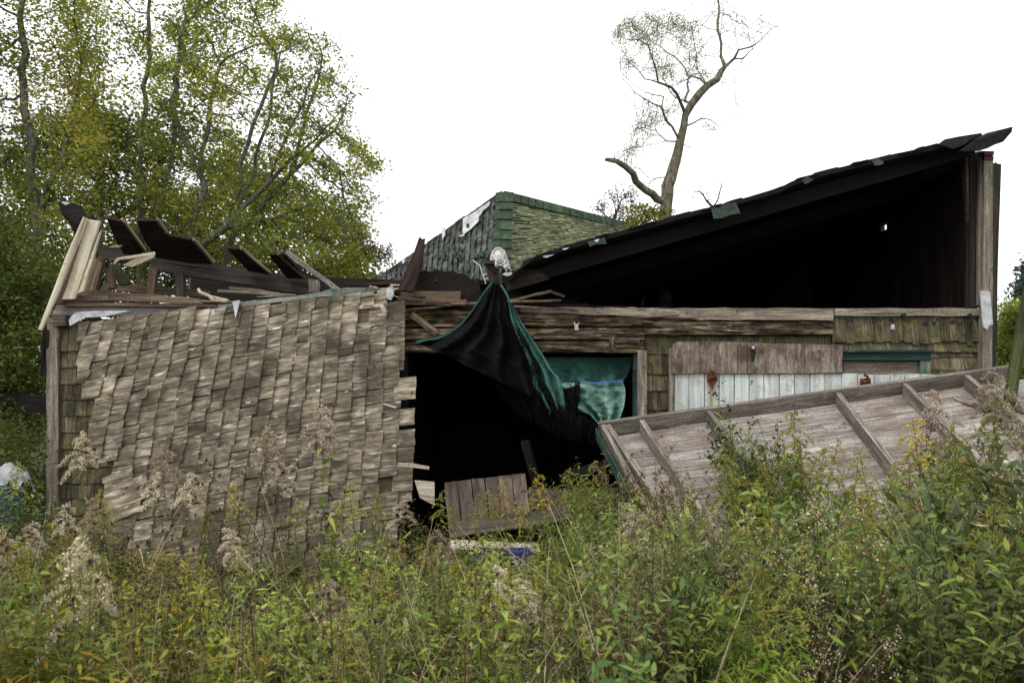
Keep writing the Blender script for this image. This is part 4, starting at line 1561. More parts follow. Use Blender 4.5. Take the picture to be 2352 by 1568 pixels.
# props so that the panel rests on something
m = MB()
for s_ in (.15, .55, .95):
    p = FPp(s_, .02, -.03)
    m.board(Vector((p.x, p.y, .0)), p, .1, .05, (1, 0, 0), .3)
    p = FPp(s_, .97, -.03)
    m.board(Vector((p.x, p.y + .1, -.05)), p + Vector((0, .1, 0)), .1, .05, (1, 0, 0), .3)
m.each('prop', M['brown'], fp)

# leaning pole and pale plate on the far right
m = MB()
m.tube([P(2318, 925, 6.9), P(2328, 860, 6.95), P(2342, 770, 7.05), P(2356, 700, 7.1), P(2385, 560, 7.2)], [.052, .05, .048, .046, .04], 9, .3)
tag(m.build('leaning_pole', M['mossboard']), 'dark weathered pole leaning beside the right end of the fallen board panel', 'pole')
m = MB()
m.prism(poly([(2331, 878), (2340, 872), (2370, 870), (2370, 900), (2340, 905)], 7.2), .02, .5)
m.prism(poly([(2330, 905), (2336, 905), (2352, 935), (2346, 936)], 7.1), .02, .5)
tag(m.build('white_scrap', M['metal']), 'crumpled white scrap behind the leaning pole', 'scrap')

# ------------------------------------------------------------------ debris in front of the doorway
m = MB()
for k in range(6):
    a = 1020 + k * 31
    m.slab((P(a + 12, 1222 - k * 8, 7.15), P(a, 1107 - k * 3.6, 7.9), P(a + 30, 1104 - k * 3.6, 7.9), P(a + 41, 1216 - k * 8, 7.15)), .03, rnd.random(), 3, .003)
tag(m.build('board_ramp', M['rampwood']), 'short ramp of brown grey boards sloping out of the black doorway', 'ramp')
for (a, b, c_, d, wpx, yy, mt, lab) in (
        (1030, 1218, 1375, 1165, 34, 7.1, 'rampwood', 'brown grey beam lying along the foot of the board ramp'),
        (1032, 1250, 1240, 1256, 20, 6.9, 'cream', 'pale flat plank on the ground just above the blue crate'),
        (1195, 1148, 1420, 1140, 44, 7.5, 'rampwood', 'grey board lying right of the board ramp at the door sill'),
        (1215, 1010, 1245, 1130, 12, 7.9, 'dark', 'dark stick standing inside the doorway below the tarp fringe'),
        (1290, 1100, 1400, 1060, 20, 7.9, 'dark', 'blackened timber slanting under the corner of the fallen panel')):
    m = MB()
    m.board(P(a, b, yy), P(c_, d, yy + .1), wpx / 1829 * yy, .08, (0, .3, 1), None, 6, .004)
    tag(m.build('fallen_board', M[mt]), lab, 'board')
crate = empty('blue_crate', P(1153, 1330, 6.5), 'deep blue plastic crate half hidden in weeds below the doorway', 'crate')
m = MB()
for (a, b, c_, d) in ((1088, 1274, 1220, 1285), (1090, 1285, 1102, 1340), (1205, 1285, 1217, 1340), (1124, 1290, 1180, 1312), (1094, 1318, 1214, 1345)):
    m.slab(q4(a, b, c_, d, 6.5), .02, .5)
pa, pb = P(1088, 1340, 6.5), P(1220, 1276, 6.5)
for x in (pa.x, pb.x - .02):
    m.slab(((x, 6.52, pa.z), (x, 6.86, pa.z), (x, 6.86, pb.z), (x, 6.52, pb.z)), .02, .5, back=(1, 0, 0))
m.slab(((pa.x, 6.86, pa.z), (pb.x, 6.86, pa.z), (pb.x, 6.86, pb.z), (pa.x, 6.86, pb.z)), .02, .5)
m.build('walls', M['blue'], crate)
m = MB()
m.slab(q4(1084, 1270, 1224, 1277, 6.47), .04, .5)
m.build('rim', M['blue'], crate)
# rag over a bin at the far left
m = MB()
N_ = 16
c0 = P(18, 1082, 7.1)
for j in range(N_ + 1):
    for i in range(N_ + 1):
        a, b = i / N_ - .5, j / N_ - .5
        r_ = math.hypot(a, b)
        m.v.append(c0 + Vector((a * .36 + .03 * noise.noise((a * 6, b * 6, 1)), b * .25, .06 - r_ * r_ * .5 + .07 * noise.noise((a * 7, b * 7, 5)))))
for j in range(N_):
    for i in range(N_):
        a = j * (N_ + 1) + i
        m.face([a, a + 1, a + N_ + 2, a + N_ + 1], .5, [(0, 0)] * 4)
tag(m.build('white_rag', plain('grimy_sheet', (.26, .27, .28), .6, .3, 14), None, True), 'crumpled white plastic sheet over a dark bin in the bushes left of the shed', 'plastic sheet')
bin_ = empty('dark_bin', (c0.x, c0.y, 0), 'dark blue bin under a white plastic sheet in the bushes left of the shed', 'bin')
m = MB()
m.tube([(c0.x, c0.y, 0.05), (c0.x, c0.y, c0.z - .12)], [.11, .14], 14, .5)
m.build('body', plain('faded_dark_blue_plastic', (.03, .05, .09), .5), bin_)
m = MB()
m.tube([(c0.x, c0.y, c0.z - .15), (c0.x, c0.y, c0.z - .11)], .15, 14, .5)
m.build('rim', plain('faded_blue_rim', (.04, .06, .1), .5), bin_)
m = MB()
m.slab((P(40, 950, 10.5), P(150, 955, 10.5), P(150, 912, 10.5), P(45, 905, 10.5)), .5, .3)
m.slab((P(-30, 925, 10.8), P(50, 930, 10.8), P(50, 900, 10.8), P(-30, 905, 10.8)), .3, .6)
tag(m.build('log_pile', M['dark']), 'dark rotten timbers heaped in the shade left of the shed', 'timber')
# ------------------------------------------------------------------ trees
LM = {}
LM['green'] = leafmat('autumn_green_leaves', [(.11, .14, .022), (.18, .22, .034), (.25, .29, .044), (.35, .355, .05), (.52, .42, .06), (.52, .30, .045)], .6, ov=.3)
LM['deep'] = leafmat('deep_green_leaves', [(.05, .07, .014), (.085, .11, .02), (.125, .155, .026), (.20, .195, .03)], .4, ov=.2)
LM['grey'] = leafmat('grey_willow_leaves', [(.17, .17, .08), (.24, .24, .11), (.30, .29, .14)], .55, namp=.2)
LM['ygreen'] = leafmat('yellow_green_leaves', [(.12, .16, .02), (.2, .24, .03), (.3, .3, .04)], .4, namp=.2)
LM['brown'] = leafmat('brown_autumn_leaves', [(.07, .06, .035), (.11, .09, .05), (.13, .09, .04), (.09, .10, .04)], .35)
LM['conifer'] = leafmat('blue_green_needles', [(.02, .04, .025), (.035, .06, .04), (.06, .08, .05)], .2)


def inpoly(pg, x, y):
    c = False
    for (x0, y0), (x1, y1) in zip(pg, pg[1:] + pg[:1]):
        if (y0 > y) != (y1 > y) and x < (x1 - x0) * (y - y0) / (y1 - y0) + x0:
            c = not c
    return c


def attract(pg, Y0, Y1, n, rs, dens=None):
    xs_, ys_ = [a for a, b in pg], [b for a, b in pg]
    out = []
    while len(out) < n:
        u, v = rs.uniform(min(xs_), max(xs_)), rs.uniform(min(ys_), max(ys_))
        if inpoly(pg, u, v) and (dens is None or rs.random() < dens(u, v)):
            out.append(P(u, v, rs.uniform(Y0, Y1)))
    return out


def colonize(seeds, par, att, D=.22, di=2.2, dk=.45, iters=120, jit=.12, rs=None, bias=(0, 0, .05)):
    """space colonisation: seeds/par = starting nodes and parents"""
    nodes = [Vector(p) for p in seeds]
    par = list(par)
    att = [Vector(a) for a in att]
    bias = Vector(bias)
    stuck = {}
    for it in range(iters):
        if not att:
            break
        kd = kdtree.KDTree(len(nodes))
        for i, p in enumerate(nodes):
            kd.insert(p, i)
        kd.balance()
        pull = {}
        keep = []
        for a in att:
            co, i, dist = kd.find(a)
            if dist < dk:
                continue
            keep.append(a)
            if dist < di or it < 12:
                pull.setdefault(i, Vector((0, 0, 0)))
                pull[i] = pull[i] + (a - co).normalized()
        att = keep
        if not pull:
            break
        for i, v in pull.items():
            if v.length < .05:
                v = Vector((rs.uniform(-1, 1), rs.uniform(-1, 1), 1))
            d = (v.normalized() + bias + Vector((rs.gauss(0, jit), rs.gauss(0, jit), rs.gauss(0, jit)))).normalized()
            q_ = nodes[i] + d * D
            if kd.find(q_)[2] < D * .55:
                stuck[i] = stuck.get(i, 0) + 1
                continue
            nodes.append(q_)
            par.append(i)
    return nodes, par


def radii(par, r0, e=2.3, tip=.006, base=None):
    n = len(par)
    acc = [0.0] * n
    leafn = [True] * n
    for i in range(n):
        if par[i] >= 0:
            leafn[par[i]] = False
    for i in range(n - 1, -1, -1):
        if leafn[i]:
            acc[i] = tip ** e
        if par[i] >= 0:
            acc[par[i]] += acc[i]
    r = [a ** (1 / e) for a in acc]
    k = r0 / r[0]
    k = min(k, 3.5)
    r = [max(tip * .7, tip + (x - tip) * k) for x in r]
    if base:
        for i, b in base.items():
            r[i] = max(r[i], b)
    return r


def branches(nodes, par, r, mat_, name, parent, sides=5, rmin=0.0, rmax=9):
    n = len(nodes)
    P_ = np.array(nodes)
    main = {}
    for i in range(n):
        p = par[i]
        if p >= 0 and (p not in main or r[i] > r[main[p]]):
            main[p] = i
    V, F = [], []
    cnt = 0
    ang = np.arange(sides) * 2 * math.pi / sides
    ca, sa = np.cos(ang), np.sin(ang)
    for i in range(n):
        p = par[i]
        if p < 0 or not (rmin <= r[i] < rmax):
            continue
        d = P_[i] - P_[p]
        d /= max(1e-6, np.linalg.norm(d))
        up = np.array((.3, .9, .2)) if abs(d[1]) < .8 else np.array((1, 0, 0.1))
        e1 = np.cross(d, up)
        e1 /= np.linalg.norm(e1)
        e2 = np.cross(d, e1)
        ring = ca[:, None] * e1 + sa[:, None] * e2
        ra = r[p] if main.get(p) == i else min(r[p], r[i] * 1.2)
        V.append(P_[p] - d * ra * .3 + ring * ra)
        V.append(P_[i] + ring * r[i])
        for k in range(sides):
            k2 = (k + 1) % sides
            F.append((cnt + k, cnt + k2, cnt + sides + k2, cnt + sides + k))
        cnt += 2 * sides
    if not F:
        return None
    V = np.concatenate(V)
    F = np.array(F)
    return np_mesh(name, V, F, np.full(len(F), .5), mat_, parent, True)


def crown(nodes, par, r, n, size, mat_, parent, rs, name='crown', spread=.22, rlim=.02, keep=None, flat=.5, clump=.5):
    P_ = np.array(nodes)
    ids = [i for i in range(len(nodes)) if r[i] < rlim and par[i] >= 0 and (keep is None or keep(nodes[i]))]
    nrs = np.random.RandomState(rs.randint(0, 99999))
    ids = np.array(ids)
    # uneven: each twig has its own fullness
    wgt = nrs.gamma(clump * 2, 1, len(ids)) + .05
    pick = nrs.choice(ids, n, p=wgt / wgt.sum())
    pk = np.array([par[i] for i in pick])
    f = nrs.uniform(0, 1, n)[:, None]
    C = P_[pick] * f + P_[pk] * (1 - f) + nrs.normal(0, spread, (n, 3)) * np.array((1, 1, .7))
    V, F, T = leaf_cloud(C, size, nrs, flat)
    # neighbouring leaves share a hue
    kk = np.array([noise.noise((c[0] * .8, c[1] * .8, c[2] * .8)) for c in C[::1]])
    T = np.clip(.30 + .5 * kk + nrs.normal(0, .2, n), 0, 1)
    return np_mesh(name, V, F, T, mat_, parent)


def tree(name, label, cat, base, stem, pg, Y0, Y1, natt, leaves, lsize, lmat, r0, seed, group=None, D=.25, dk=.42, di=2.4, dens=None, barkm='barkgrey', spread=.2,
         tip=.006, keep=None, clump=.5, jit=.12, rlim=.025):
    rs = random.Random(seed)
    t = empty(name, base, label, cat, group)
    seeds, par = [Vector(base)], [-1]
    for ch in stem:            # each stem: list of points, grows from an existing node index or the base
        last = min(range(len(seeds)), key=lambda i: (seeds[i] - Vector(ch[0])).length)
        prev = seeds[last]
        for q in ch[1:]:
            q = Vector(q)
            n = max(1, int((q - prev).length / .3))
            p0 = prev.copy()
            for k in range(1, n + 1):
                pt = p0.lerp(q, k / n) + Vector((rs.gauss(0, .03), rs.gauss(0, .03), 0)) + Vector((noise.noise((p0.x + k * .25, p0.z, seed)), 0, 0)) * .11
                seeds.append(pt)
                par.append(last)
                last = len(seeds) - 1
            prev = q
    att = attract(pg, Y0, Y1, natt, rs, dens)
    nodes, par = colonize(seeds, par, att, D, di, dk, 110, jit, rs)
    r = radii(par, r0, tip=tip)
    branches(nodes, par, r, M[barkm], 'trunk', t, 6, .02)
    branches(nodes, par, r, M['barkdark'] if barkm != 'barkgrey' else M['barkgrey'], 'twig_sprays', t, 3, 0, .02)
    crown(nodes, par, r, leaves, lsize, LM[lmat], t, rs, spread=spread, keep=keep, clump=clump, rlim=rlim)
    return t


GT = 'deciduous trees behind the left half of the shed'
Pb = lambda u, Y: Vector((P(u, 900, Y).x, Y, 0))
# open crowned tree fanning to the right
tree('maple_tree', 'tall grey branched tree with thin yellowing leaves fanning right over the shed', 'tree', Pb(455, 14.5),
     [[Pb(455, 14.5), P(450, 640, 14.5), P(440, 600, 14.5)],
      [P(440, 600, 14.5), P(520, 520, 14.3), P(600, 430, 14.2), P(690, 350, 14.1)],
      [P(440, 600, 14.5), P(462, 440, 14.7), P(455, 360, 14.8), P(480, 300, 14.8), P(500, 150, 15)],
      [P(520, 520, 14.3), P(620, 500, 14), P(720, 470, 13.8)],
      [P(520, 520, 14.3), P(560, 380, 14.1), P(600, 240, 14), P(640, 120, 14)],
      [P(600, 430, 14.2), P(680, 280, 14), P(730, 160, 13.9)],
      [P(690, 350, 14.1), P(770, 270, 13.9), P(810, 220, 13.8)],
      [P(690, 350, 14.1), P(780, 400, 14), P(860, 380, 13.9)],
      [P(462, 440, 14.7), P(430, 330, 15), P(400, 230, 15), P(420, 60, 15.2)],
      [P(450, 640, 14.5), P(370, 520, 14.8), P(330, 420, 15)]],
     [(430, 560), (330, 420), (330, 150), (440, -120), (600, -160), (640, 10), (700, 60), (760, 120), (790, 230), (815, 300), (880, 365), (872, 400), (840, 470), (860, 560), (740, 620), (600, 600)],
     13.0, 16.4, 2300, 21000, .078, 'green', .10, 3, GT, D=.2, dk=.30, di=1.7, spread=.12, tip=.0065,
     keep=None, clump=.3)
tree('ash_tree', 'thin nearly bare tree fanning fine twigs right of the open crowned tree', 'tree', Pb(500, 15.5),
     [[Pb(500, 15.5), P(498, 640, 15.5), P(520, 560, 15.4), P(600, 470, 15.2), P(660, 400, 15.1)],
      [P(520, 560, 15.4), P(580, 400, 15.3), P(620, 250, 15.2), P(650, 120, 15.2)],
      [P(660, 400, 15.1), P(700, 260, 15), P(740, 130, 15)], [P(660, 400, 15.1), P(760, 300, 15), P(820, 190, 15)]],
     [(600, 480), (590, 250), (640, 90), (700, 30), (745, 55), (775, 90), (800, 150), (825, 200), (800, 260), (840, 330), (890, 365), (905, 385), (870, 430), (880, 480), (840, 520), (760, 470)],
     14.2, 16.4, 900, 3800, .068, 'green', .07, 66, GT, D=.17, dk=.22, di=1.5, spread=.09, tip=.0055, clump=.4)
tree('maple_tree', 'full leaved tree with two straight grey trunks rising mid way along the left half', 'tree', Pb(320, 17),
     [[Pb(320, 17), P(322, 600, 17), P(325, 420, 17), P(330, 200, 17), P(350, 0, 17)],
      [P(322, 600, 17), P(375, 480, 16.8), P(400, 250, 16.8), P(430, 20, 17)],
      [P(325, 420, 17), P(240, 330, 16.8), P(200, 150, 16.8)]],
     [(150, 600), (130, 350), (110, -60), (250, -220), (560, -200), (610, -30), (570, 200), (560, 420), (600, 620), (400, 650)],
     15.5, 18.8, 1300, 23000, .088, 'green', .10, 7, GT, dk=.42, spread=.2, clump=.4)
tree('maple_tree', 'dense dark leaved tree at the left edge behind the broken corner', 'tree', Pb(60, 14),
     [[Pb(60, 14), P(70, 700, 14), P(80, 500, 14), P(60, 250, 14), P(50, 0, 14)],
      [P(80, 500, 14), P(150, 330, 14), P(190, 150, 14.2)], [P(70, 700, 14), P(-40, 480, 13.8)]],
     [(-200, 640), (-260, 200), (-200, -200), (150, -260), (250, -80), (270, 250), (230, 480), (180, 640), (60, 700)],
     12.4, 15.8, 1300, 29000, .080, 'green', .10, 12, GT, dk=.4, spread=.2, clump=.45)
tree('oak_tree', 'low dark green tree filling the space behind the standing roof boards', 'tree', Pb(560, 19),
     [[Pb(560, 19), P(560, 650, 19), P(570, 500, 19)]],
     [(380, 680), (400, 480), (450, 380), (560, 330), (680, 400), (790, 470), (850, 560), (860, 680)],
     17.6, 20.6, 500, 20000, .12, 'green', .2, 21, GT, spread=.3, clump=.8)
tree('oak_tree', 'low dark green tree behind the pale raking trim boards', 'tree', Pb(220, 19.5),
     [[Pb(220, 19.5), P(220, 700, 19.5), P(230, 500, 19.5)]],
     [(-60, 760), (-80, 400), (60, 250), (250, 230), (420, 330), (450, 520), (440, 700)],
     18, 21, 600, 34000, .12, 'deep', .2, 23, GT, spread=.3, clump=.8)
tree('oak_tree', 'dark overhanging tree with a curved limb beside the left corner post', 'tree', Pb(-60, 11.5),
     [[Pb(-60, 11.5), P(-60, 760, 11.5), P(-40, 610, 11.5), P(30, 615, 11.3), P(75, 660, 11.2), P(120, 740, 11.3)],
      [P(-40, 610, 11.5), P(-60, 450, 11.6)]],
     [(-220, 900), (-240, 500), (-40, 470), (60, 520), (120, 600), (140, 760), (120, 860), (20, 900)],
     10.4, 12.6, 420, 34000, .07, 'deep', .13, 27, None, spread=.2, D=.2, dk=.32, clump=.7)
tree('birch_tree', 'half bare brown twiggy tree thinning out left of the green roof', 'tree', Pb(800, 20),
     [[Pb(800, 20), P(800, 660, 20), P(810, 560, 20)]],
     [(700, 660), (720, 540), (790, 490), (840, 510), (880, 560), (925, 610), (940, 650), (900, 670)],
     19, 21.5, 600, 12000, .07, 'brown', .12, 31, None, D=.2, dk=.3, spread=.12, tip=.005, barkm='bark')

# the half dead tree behind the roof, limbs traced one by one
YT = 13.5
lone = empty('half_dead_tree', Pb(1525, YT), 'half dead tree with a broken stub limb and wispy grey foliage above the black gable', 'tree')
tr = random.Random(77)
seeds, par, base_r = [Vector(Pb(1520, YT))], [-1], {0: .24}


def C1(x, y, dy=0):
    return P(1286.2 + .3516 * x, .3516 * y, YT + dy)


def limb(pts, y0=0, y1=0, frm=None):
    global seeds, par
    q = [(C1(x, y, lerp(y0, y1, i / max(1, len(pts) - 1))), wd * .3516 / 1829 * YT / 2) for i, (x, y, wd) in enumerate(pts)]
    if frm is None:
        last = min(range(len(seeds)), key=lambda i: (seeds[i] - q[0][0]).length)
    else:
        last = frm
    prev, pr = q[0]
    if frm is not None:
        seeds.append(prev)
        par.append(last)
        last = len(seeds) - 1
        base_r[last] = pr
    for a, ra in q[1:]:
        n = max(1, int((a - prev).length / .12))
        p0, r0_ = prev, pr
        for k in range(1, n + 1):
            f = k / n
            seeds.append(p0.lerp(a, f) + Vector((tr.gauss(0, .008), tr.gauss(0, .008), tr.gauss(0, .008))))
            par.append(last)
            last = len(seeds) - 1
            base_r[last] = lerp(r0_, ra, f)
        prev, pr = a, ra


limb([(685, 1600, 84), (685, 1430, 80), (690, 1320, 78), (702, 1220, 84), (740, 1100, 74), (765, 1000, 66), (785, 920, 58), (805, 830, 50), (825, 750, 46), (860, 680, 52), (910, 610, 54),
      (970, 560, 48), (1030, 520, 45), (1060, 460, 38), (1080, 430, 30)], frm=0)
limb([(655, 1340, 55), (600, 1270, 50), (530, 1220, 46), (500, 1180, 45), (480, 1130, 42), (430, 1090, 38), (370, 1055, 34), (300, 1045, 22)], 0, -.8)
limb([(1080, 430, 25), (1050, 370, 20), (1045, 280, 18), (1030, 200, 18), (1030, 150, 20), (1040, 80, 15), (1030, 0, 14), (1010, -90, 10), (1040, -200, 5)], 0, .4)
limb([(1080, 430, 25), (1140, 385, 18), (1170, 335, 12), (1250, 310, 10), (1330, 260, 6), (1380, 185, 4), (1415, 170, 3)], 0, -.5)
limb([(1150, 385, 12), (1195, 385, 9), (1240, 340, 7), (1265, 315, 5)], 0, -.3)
limb([(825, 740, 24), (800, 690, 22), (770, 620, 20), (730, 570, 18), (640, 540, 14), (630, 450, 12), (600, 370, 10), (580, 300, 8), (520, 260, 7), (440, 260, 4)], 0, -.9)
limb([(640, 545, 10), (560, 510, 7), (490, 430, 5), (410, 450, 3)], -.5, -1.2)
limb([(830, 700, 20), (815, 660, 16), (840, 590, 14), (835, 510, 12), (820, 450, 10), (750, 370, 9), (660, 310, 6), (560, 240, 4)], 0, .8)
limb([(800, 650, 10), (760, 640, 8), (715, 600, 7), (650, 480, 5)], 0, .3)
limb([(930, 560, 14), (910, 510, 12), (860, 505, 8), (780, 540, 5)], 0, -.5)
limb([(910, 520, 9), (895, 450, 7), (890, 350, 6), (870, 220, 4)], 0, -.3)
limb([(760, 905, 18), (735, 830, 15), (690, 780, 14), (665, 700, 13), (610, 680, 9), (540, 635, 7), (480, 600, 5), (380, 480, 3)], 0, -1)
limb([(665, 700, 9), (680, 630, 8), (600, 620, 7), (520, 580, 4), (400, 480, 3)], -.4, -.2)
limb([(740, 945, 12), (700, 920, 9), (660, 890, 8), (630, 855, 6), (570, 845, 4)], 0, .7)
limb([(825, 820, 13), (870, 810, 10), (925, 775, 8), (980, 785, 6), (1040, 825, 4), (1100, 790, 3), (1160, 760, 2)], 0, -.6)
limb([(925, 775, 6), (975, 830, 3), (1000, 850, 2)], 0, .2)
limb([(700, 1165, 8), (630, 1165, 7), (590, 1190, 6), (575, 1230, 4)], 0, -.4)
limb([(805, 960, 7), (875, 957, 3)], 0, -.2)
limb([(340, 1045, 12), (357, 1018, 5)], -.7, -.7)
limb([(1030, 190, 8), (970, 185, 5), (880, 140, 3)], .2, .4)
nseed = len(seeds)
att = []
for (cx, cy, rr, nn) in ((560, 180, 130, 190), (740, 150, 110, 130), (440, 150, 75, 60), (840, 260, 110, 80), (380, 240, 60, 30), (450, 380, 80, 40), (650, 400, 90, 60), (740, 470, 80, 50),
                         (620, 750, 70, 45), (520, 830, 70, 35), (900, 420, 80, 50), (1150, 150, 90, 36), (1230, 220, 70, 26), (960, 830, 50, 16), (480, 960, 60, 22), (960, 500, 60, 26),
                         (1000, 80, 60, 26), (1090, 60, 60, 20), (430, 1010, 60, 18), (740, 700, 60, 20), (1300, 130, 80, 12), (1140, 520, 60, 7)):
    for _ in range(nn):
        a, q = tr.uniform(0, 6.28), math.sqrt(tr.random()) * rr
        att.append(C1(cx + q * math.cos(a), cy + q * math.sin(a), tr.uniform(-1.1, 1.1)))
nodes, par2 = colonize(seeds, par, att, .10, 1.6, .16, 90, .25, tr, (0, 0, 0))
r = [0] * len(nodes)
for i in range(len(nodes)):
    r[i] = base_r.get(i, .0055)
branches(nodes[:nseed], par2[:nseed], r[:nseed], M['bark'], 'trunk', lone, 9, .0)
branches(nodes, par2, r, M['barkgrey'], 'twig_sprays', lone, 3, 0, .0056)
pgf = [(1370, 0), (1370, 350), (1660, 350), (1660, 0)]
nr = np.random.RandomState(4)
ids = [i for i in range(nseed, len(nodes)) if nodes[i].x < C1(900, 0).x]
pick = nr.choice(ids, 17000)
C_ = np.array([nodes[i] for i in pick]) + nr.normal(0, .075, (17000, 3))
C_[:, 2] -= np.abs(nr.normal(0, .04, 17000))
V_, F_, T_ = leaf_cloud(C_, .034, nr, 1.2, aspect=.3)
np_mesh('crown', V_, F_, T_, LM['grey'], lone)
ids = [i for i in range(nseed, len(nodes)) if nodes[i].x >= C1(900, 0).x]
pick = nr.choice(ids, 1900)
C_ = np.array([nodes[i] for i in pick]) + nr.normal(0, .07, (1900, 3))
V_, F_, T_ = leaf_cloud(C_, .035, nr, 1.2, aspect=.3)
np_mesh('sparse_crown', V_, F_, T_, LM['brown'], lone)

tree('leafy_sapling', 'small yellow green sapling at the foot of the half dead tree', 'tree', Pb(1470, 12.8), [[Pb(1470, 12.8), P(1470, 520, 12.8)]],
     [(1430, 530), (1440, 480), (1465, 455), (1490, 470), (1520, 500), (1545, 480), (1555, 480), (1560, 500), (1500, 530)], 12.4, 13.2, 90, 900, .075, 'ygreen', .04, 41,
     D=.12, dk=.15, spread=.07, tip=.004, barkm='bark')
tree('bare_sapling', 'bare purplish twiggy sapling left of the half dead tree', 'tree', Pb(1400, 14.5), [[Pb(1400, 14.5), P(1405, 520, 14.5)]],
     [(1355, 500), (1365, 460), (1400, 420), (1440, 415), (1470, 440), (1470, 500), (1420, 520)], 14, 15, 200, 1500, .04, 'brown', .05, 42,
     D=.12, dk=.16, spread=.06, tip=.003, barkm='bark')
tree('bare_sapling', 'leafless sapling showing above the ragged roof edge right of the half dead tree', 'tree', Pb(1630, 16), [[Pb(1630, 16), P(1632, 475, 16), P(1630, 462, 16)]],
     [(1560, 460), (1585, 430), (1605, 405), (1640, 400), (1690, 410), (1700, 440), (1660, 470), (1610, 475)], 15.6, 16.4, 90, 60, .04, 'brown', .05, 43,
     D=.12, dk=.2, spread=.05, tip=.004, barkm='bark')
tree('pine_tree', 'blue green pine at the right edge beyond the corner post', 'tree', Pb(2400, 20), [[Pb(2400, 20), P(2400, 700, 20), P(2400, 560, 20)]],
     [(2400, 520), (2350, 620), (2320, 700), (2300, 760), (2310, 830), (2500, 830), (2480, 600)], 18.8, 21.2, 500, 26000, .11, 'conifer', .14, 51, spread=.16, dk=.34, barkm='bark')
tree('oak_tree', 'yellow green tree low at the right edge behind the leaning pole', 'tree', Pb(2330, 16), [[Pb(2330, 16), P(2330, 830, 16), P(2330, 780, 16)]],
     [(2285, 900), (2286, 760), (2300, 705), (2330, 690), (2380, 700), (2450, 780), (2450, 930), (2290, 930)], 15, 17, 400, 22000, .085, 'green', .1, 52, spread=.16, dk=.3)

# woods that close the view all round
nr = np.random.RandomState(8)
Cs = []
for a in range(60):
    an = nr.uniform(-1.15, 1.15)
    d = nr.uniform(40, 60)
    cx, cy = d * math.sin(an), d * math.cos(an)
    h = nr.uniform(5.5, 8.5) if an < -.1 else nr.uniform(3.0, 4.6)
    n = 1500
    q = nr.normal(size=(n, 3))
    q /= np.linalg.norm(q, axis=1)[:, None]
    q *= (nr.uniform(.2, 1, n) ** .4)[:, None]
    Cs.append(q * np.array((4.0, 3.0, h * .5)) + np.array((cx, cy, h * .5)))
C_ = np.concatenate(Cs)
V_, F_, T_ = leaf_cloud(C_, .55, nr, .6)
tag(np_mesh('distant_woods', V_, F_, T_, LM['deep']), 'hazy belt of autumn woods far behind the shed', 'woods', kind='stuff')
# ------------------------------------------------------------------ weeds
LM['w_green'] = leafmat('weed_leaf_green', [(.06, .10, .018), (.12, .18, .028), (.215, .285, .038), (.34, .345, .07)], .35, nscale=1.5, namp=.4)
LM['w_deep'] = leafmat('weed_leaf_deep_green', [(.045, .08, .02), (.085, .14, .032), (.135, .20, .044), (.22, .27, .06)], .3, nscale=1.5, namp=.4)
LM['w_bright'] = leafmat('weed_leaf_fresh_green', [(.10, .18, .02), (.165, .27, .03), (.25, .36, .04), (.37, .42, .06)], .4, nscale=1.5, namp=.25)
LM['w_yellow'] = leafmat('weed_leaf_yellow_green', [(.17, .19, .025), (.25, .265, .03), (.36, .34, .04), (.40, .27, .04)], .4, nscale=.8, namp=.2)
LM['w_dull'] = leafmat('weed_leaf_dull_green', [(.07, .085, .025), (.13, .15, .04), (.21, .21, .07), (.32, .27, .14)], .35, nscale=.8, namp=.25)
LM['w_pale'] = leafmat('weed_leaf_grey_green', [(.06, .10, .035), (.10, .15, .05), (.16, .21, .07)], .35, nscale=.8, namp=.2)
LM['plume'] = leafmat('tan_seed_fluff', [(.22, .165, .10), (.42, .34, .23), (.62, .54, .41), (.78, .72, .58)], .3, rough=.9, namp=.15)
LM['bud'] = leafmat('yellow_green_bud', [(.16, .18, .04), (.25, .25, .05), (.34, .28, .05)], .3, namp=.15)
LM['gold'] = leafmat('golden_floret', [(.30, .24, .05), (.45, .33, .04), (.30, .22, .10)], .3, namp=.15)
LM['head'] = leafmat('brown_seed_head', [(.03, .02, .012), (.065, .042, .024), (.13, .085, .045)], .05, rough=.9, namp=.1)
LM['burr'] = leafmat('tan_brown_burr', [(.08, .055, .03), (.16, .112, .062), (.26, .19, .11)], .1, rough=.9, namp=.1)
LM['black'] = leafmat('black_seed_cluster', [(.008, .007, .006), (.02, .016, .013)], .0, rough=.8, namp=.1)
LM['straw'] = leafmat('dry_straw', [(.20, .15, .08), (.36, .28, .17), (.55, .46, .31)], .2, rough=.8, namp=.2)
LM['white'] = leafmat('white_aster_petal', [(.55, .55, .50), (.75, .75, .72)], .2, namp=.05)
LM['stem'] = leafmat('weed_stem', [(.05, .045, .02), (.09, .10, .03), (.13, .10, .05)], .05, namp=.2)
LM['redstem'] = leafmat('reddish_weed_stem', [(.05, .022, .018), (.08, .035, .025)], .05, namp=.2)

PR = {}
rp = random.Random(202)


def stemline(h, bend, n=9, x=0, y=0, wig=.012):
    a = rp.uniform(0, 6.28)
    return [Vector((x + math.cos(a) * bend * (i / n) ** 2 * h + rp.gauss(0, wig) * (i > 0), y + math.sin(a) * bend * (i / n) ** 2 * h + rp.gauss(0, wig) * (i > 0), h * i / n)) for i in range(n + 1)]


def on(line, t):
    k = min(int(t * (len(line) - 1)), len(line) - 2)
    return line[k].lerp(line[k + 1], t * (len(line) - 1) - k)


def around(a, el):
    return Vector((math.cos(a) * math.cos(el), math.sin(a) * math.cos(el), math.sin(el)))


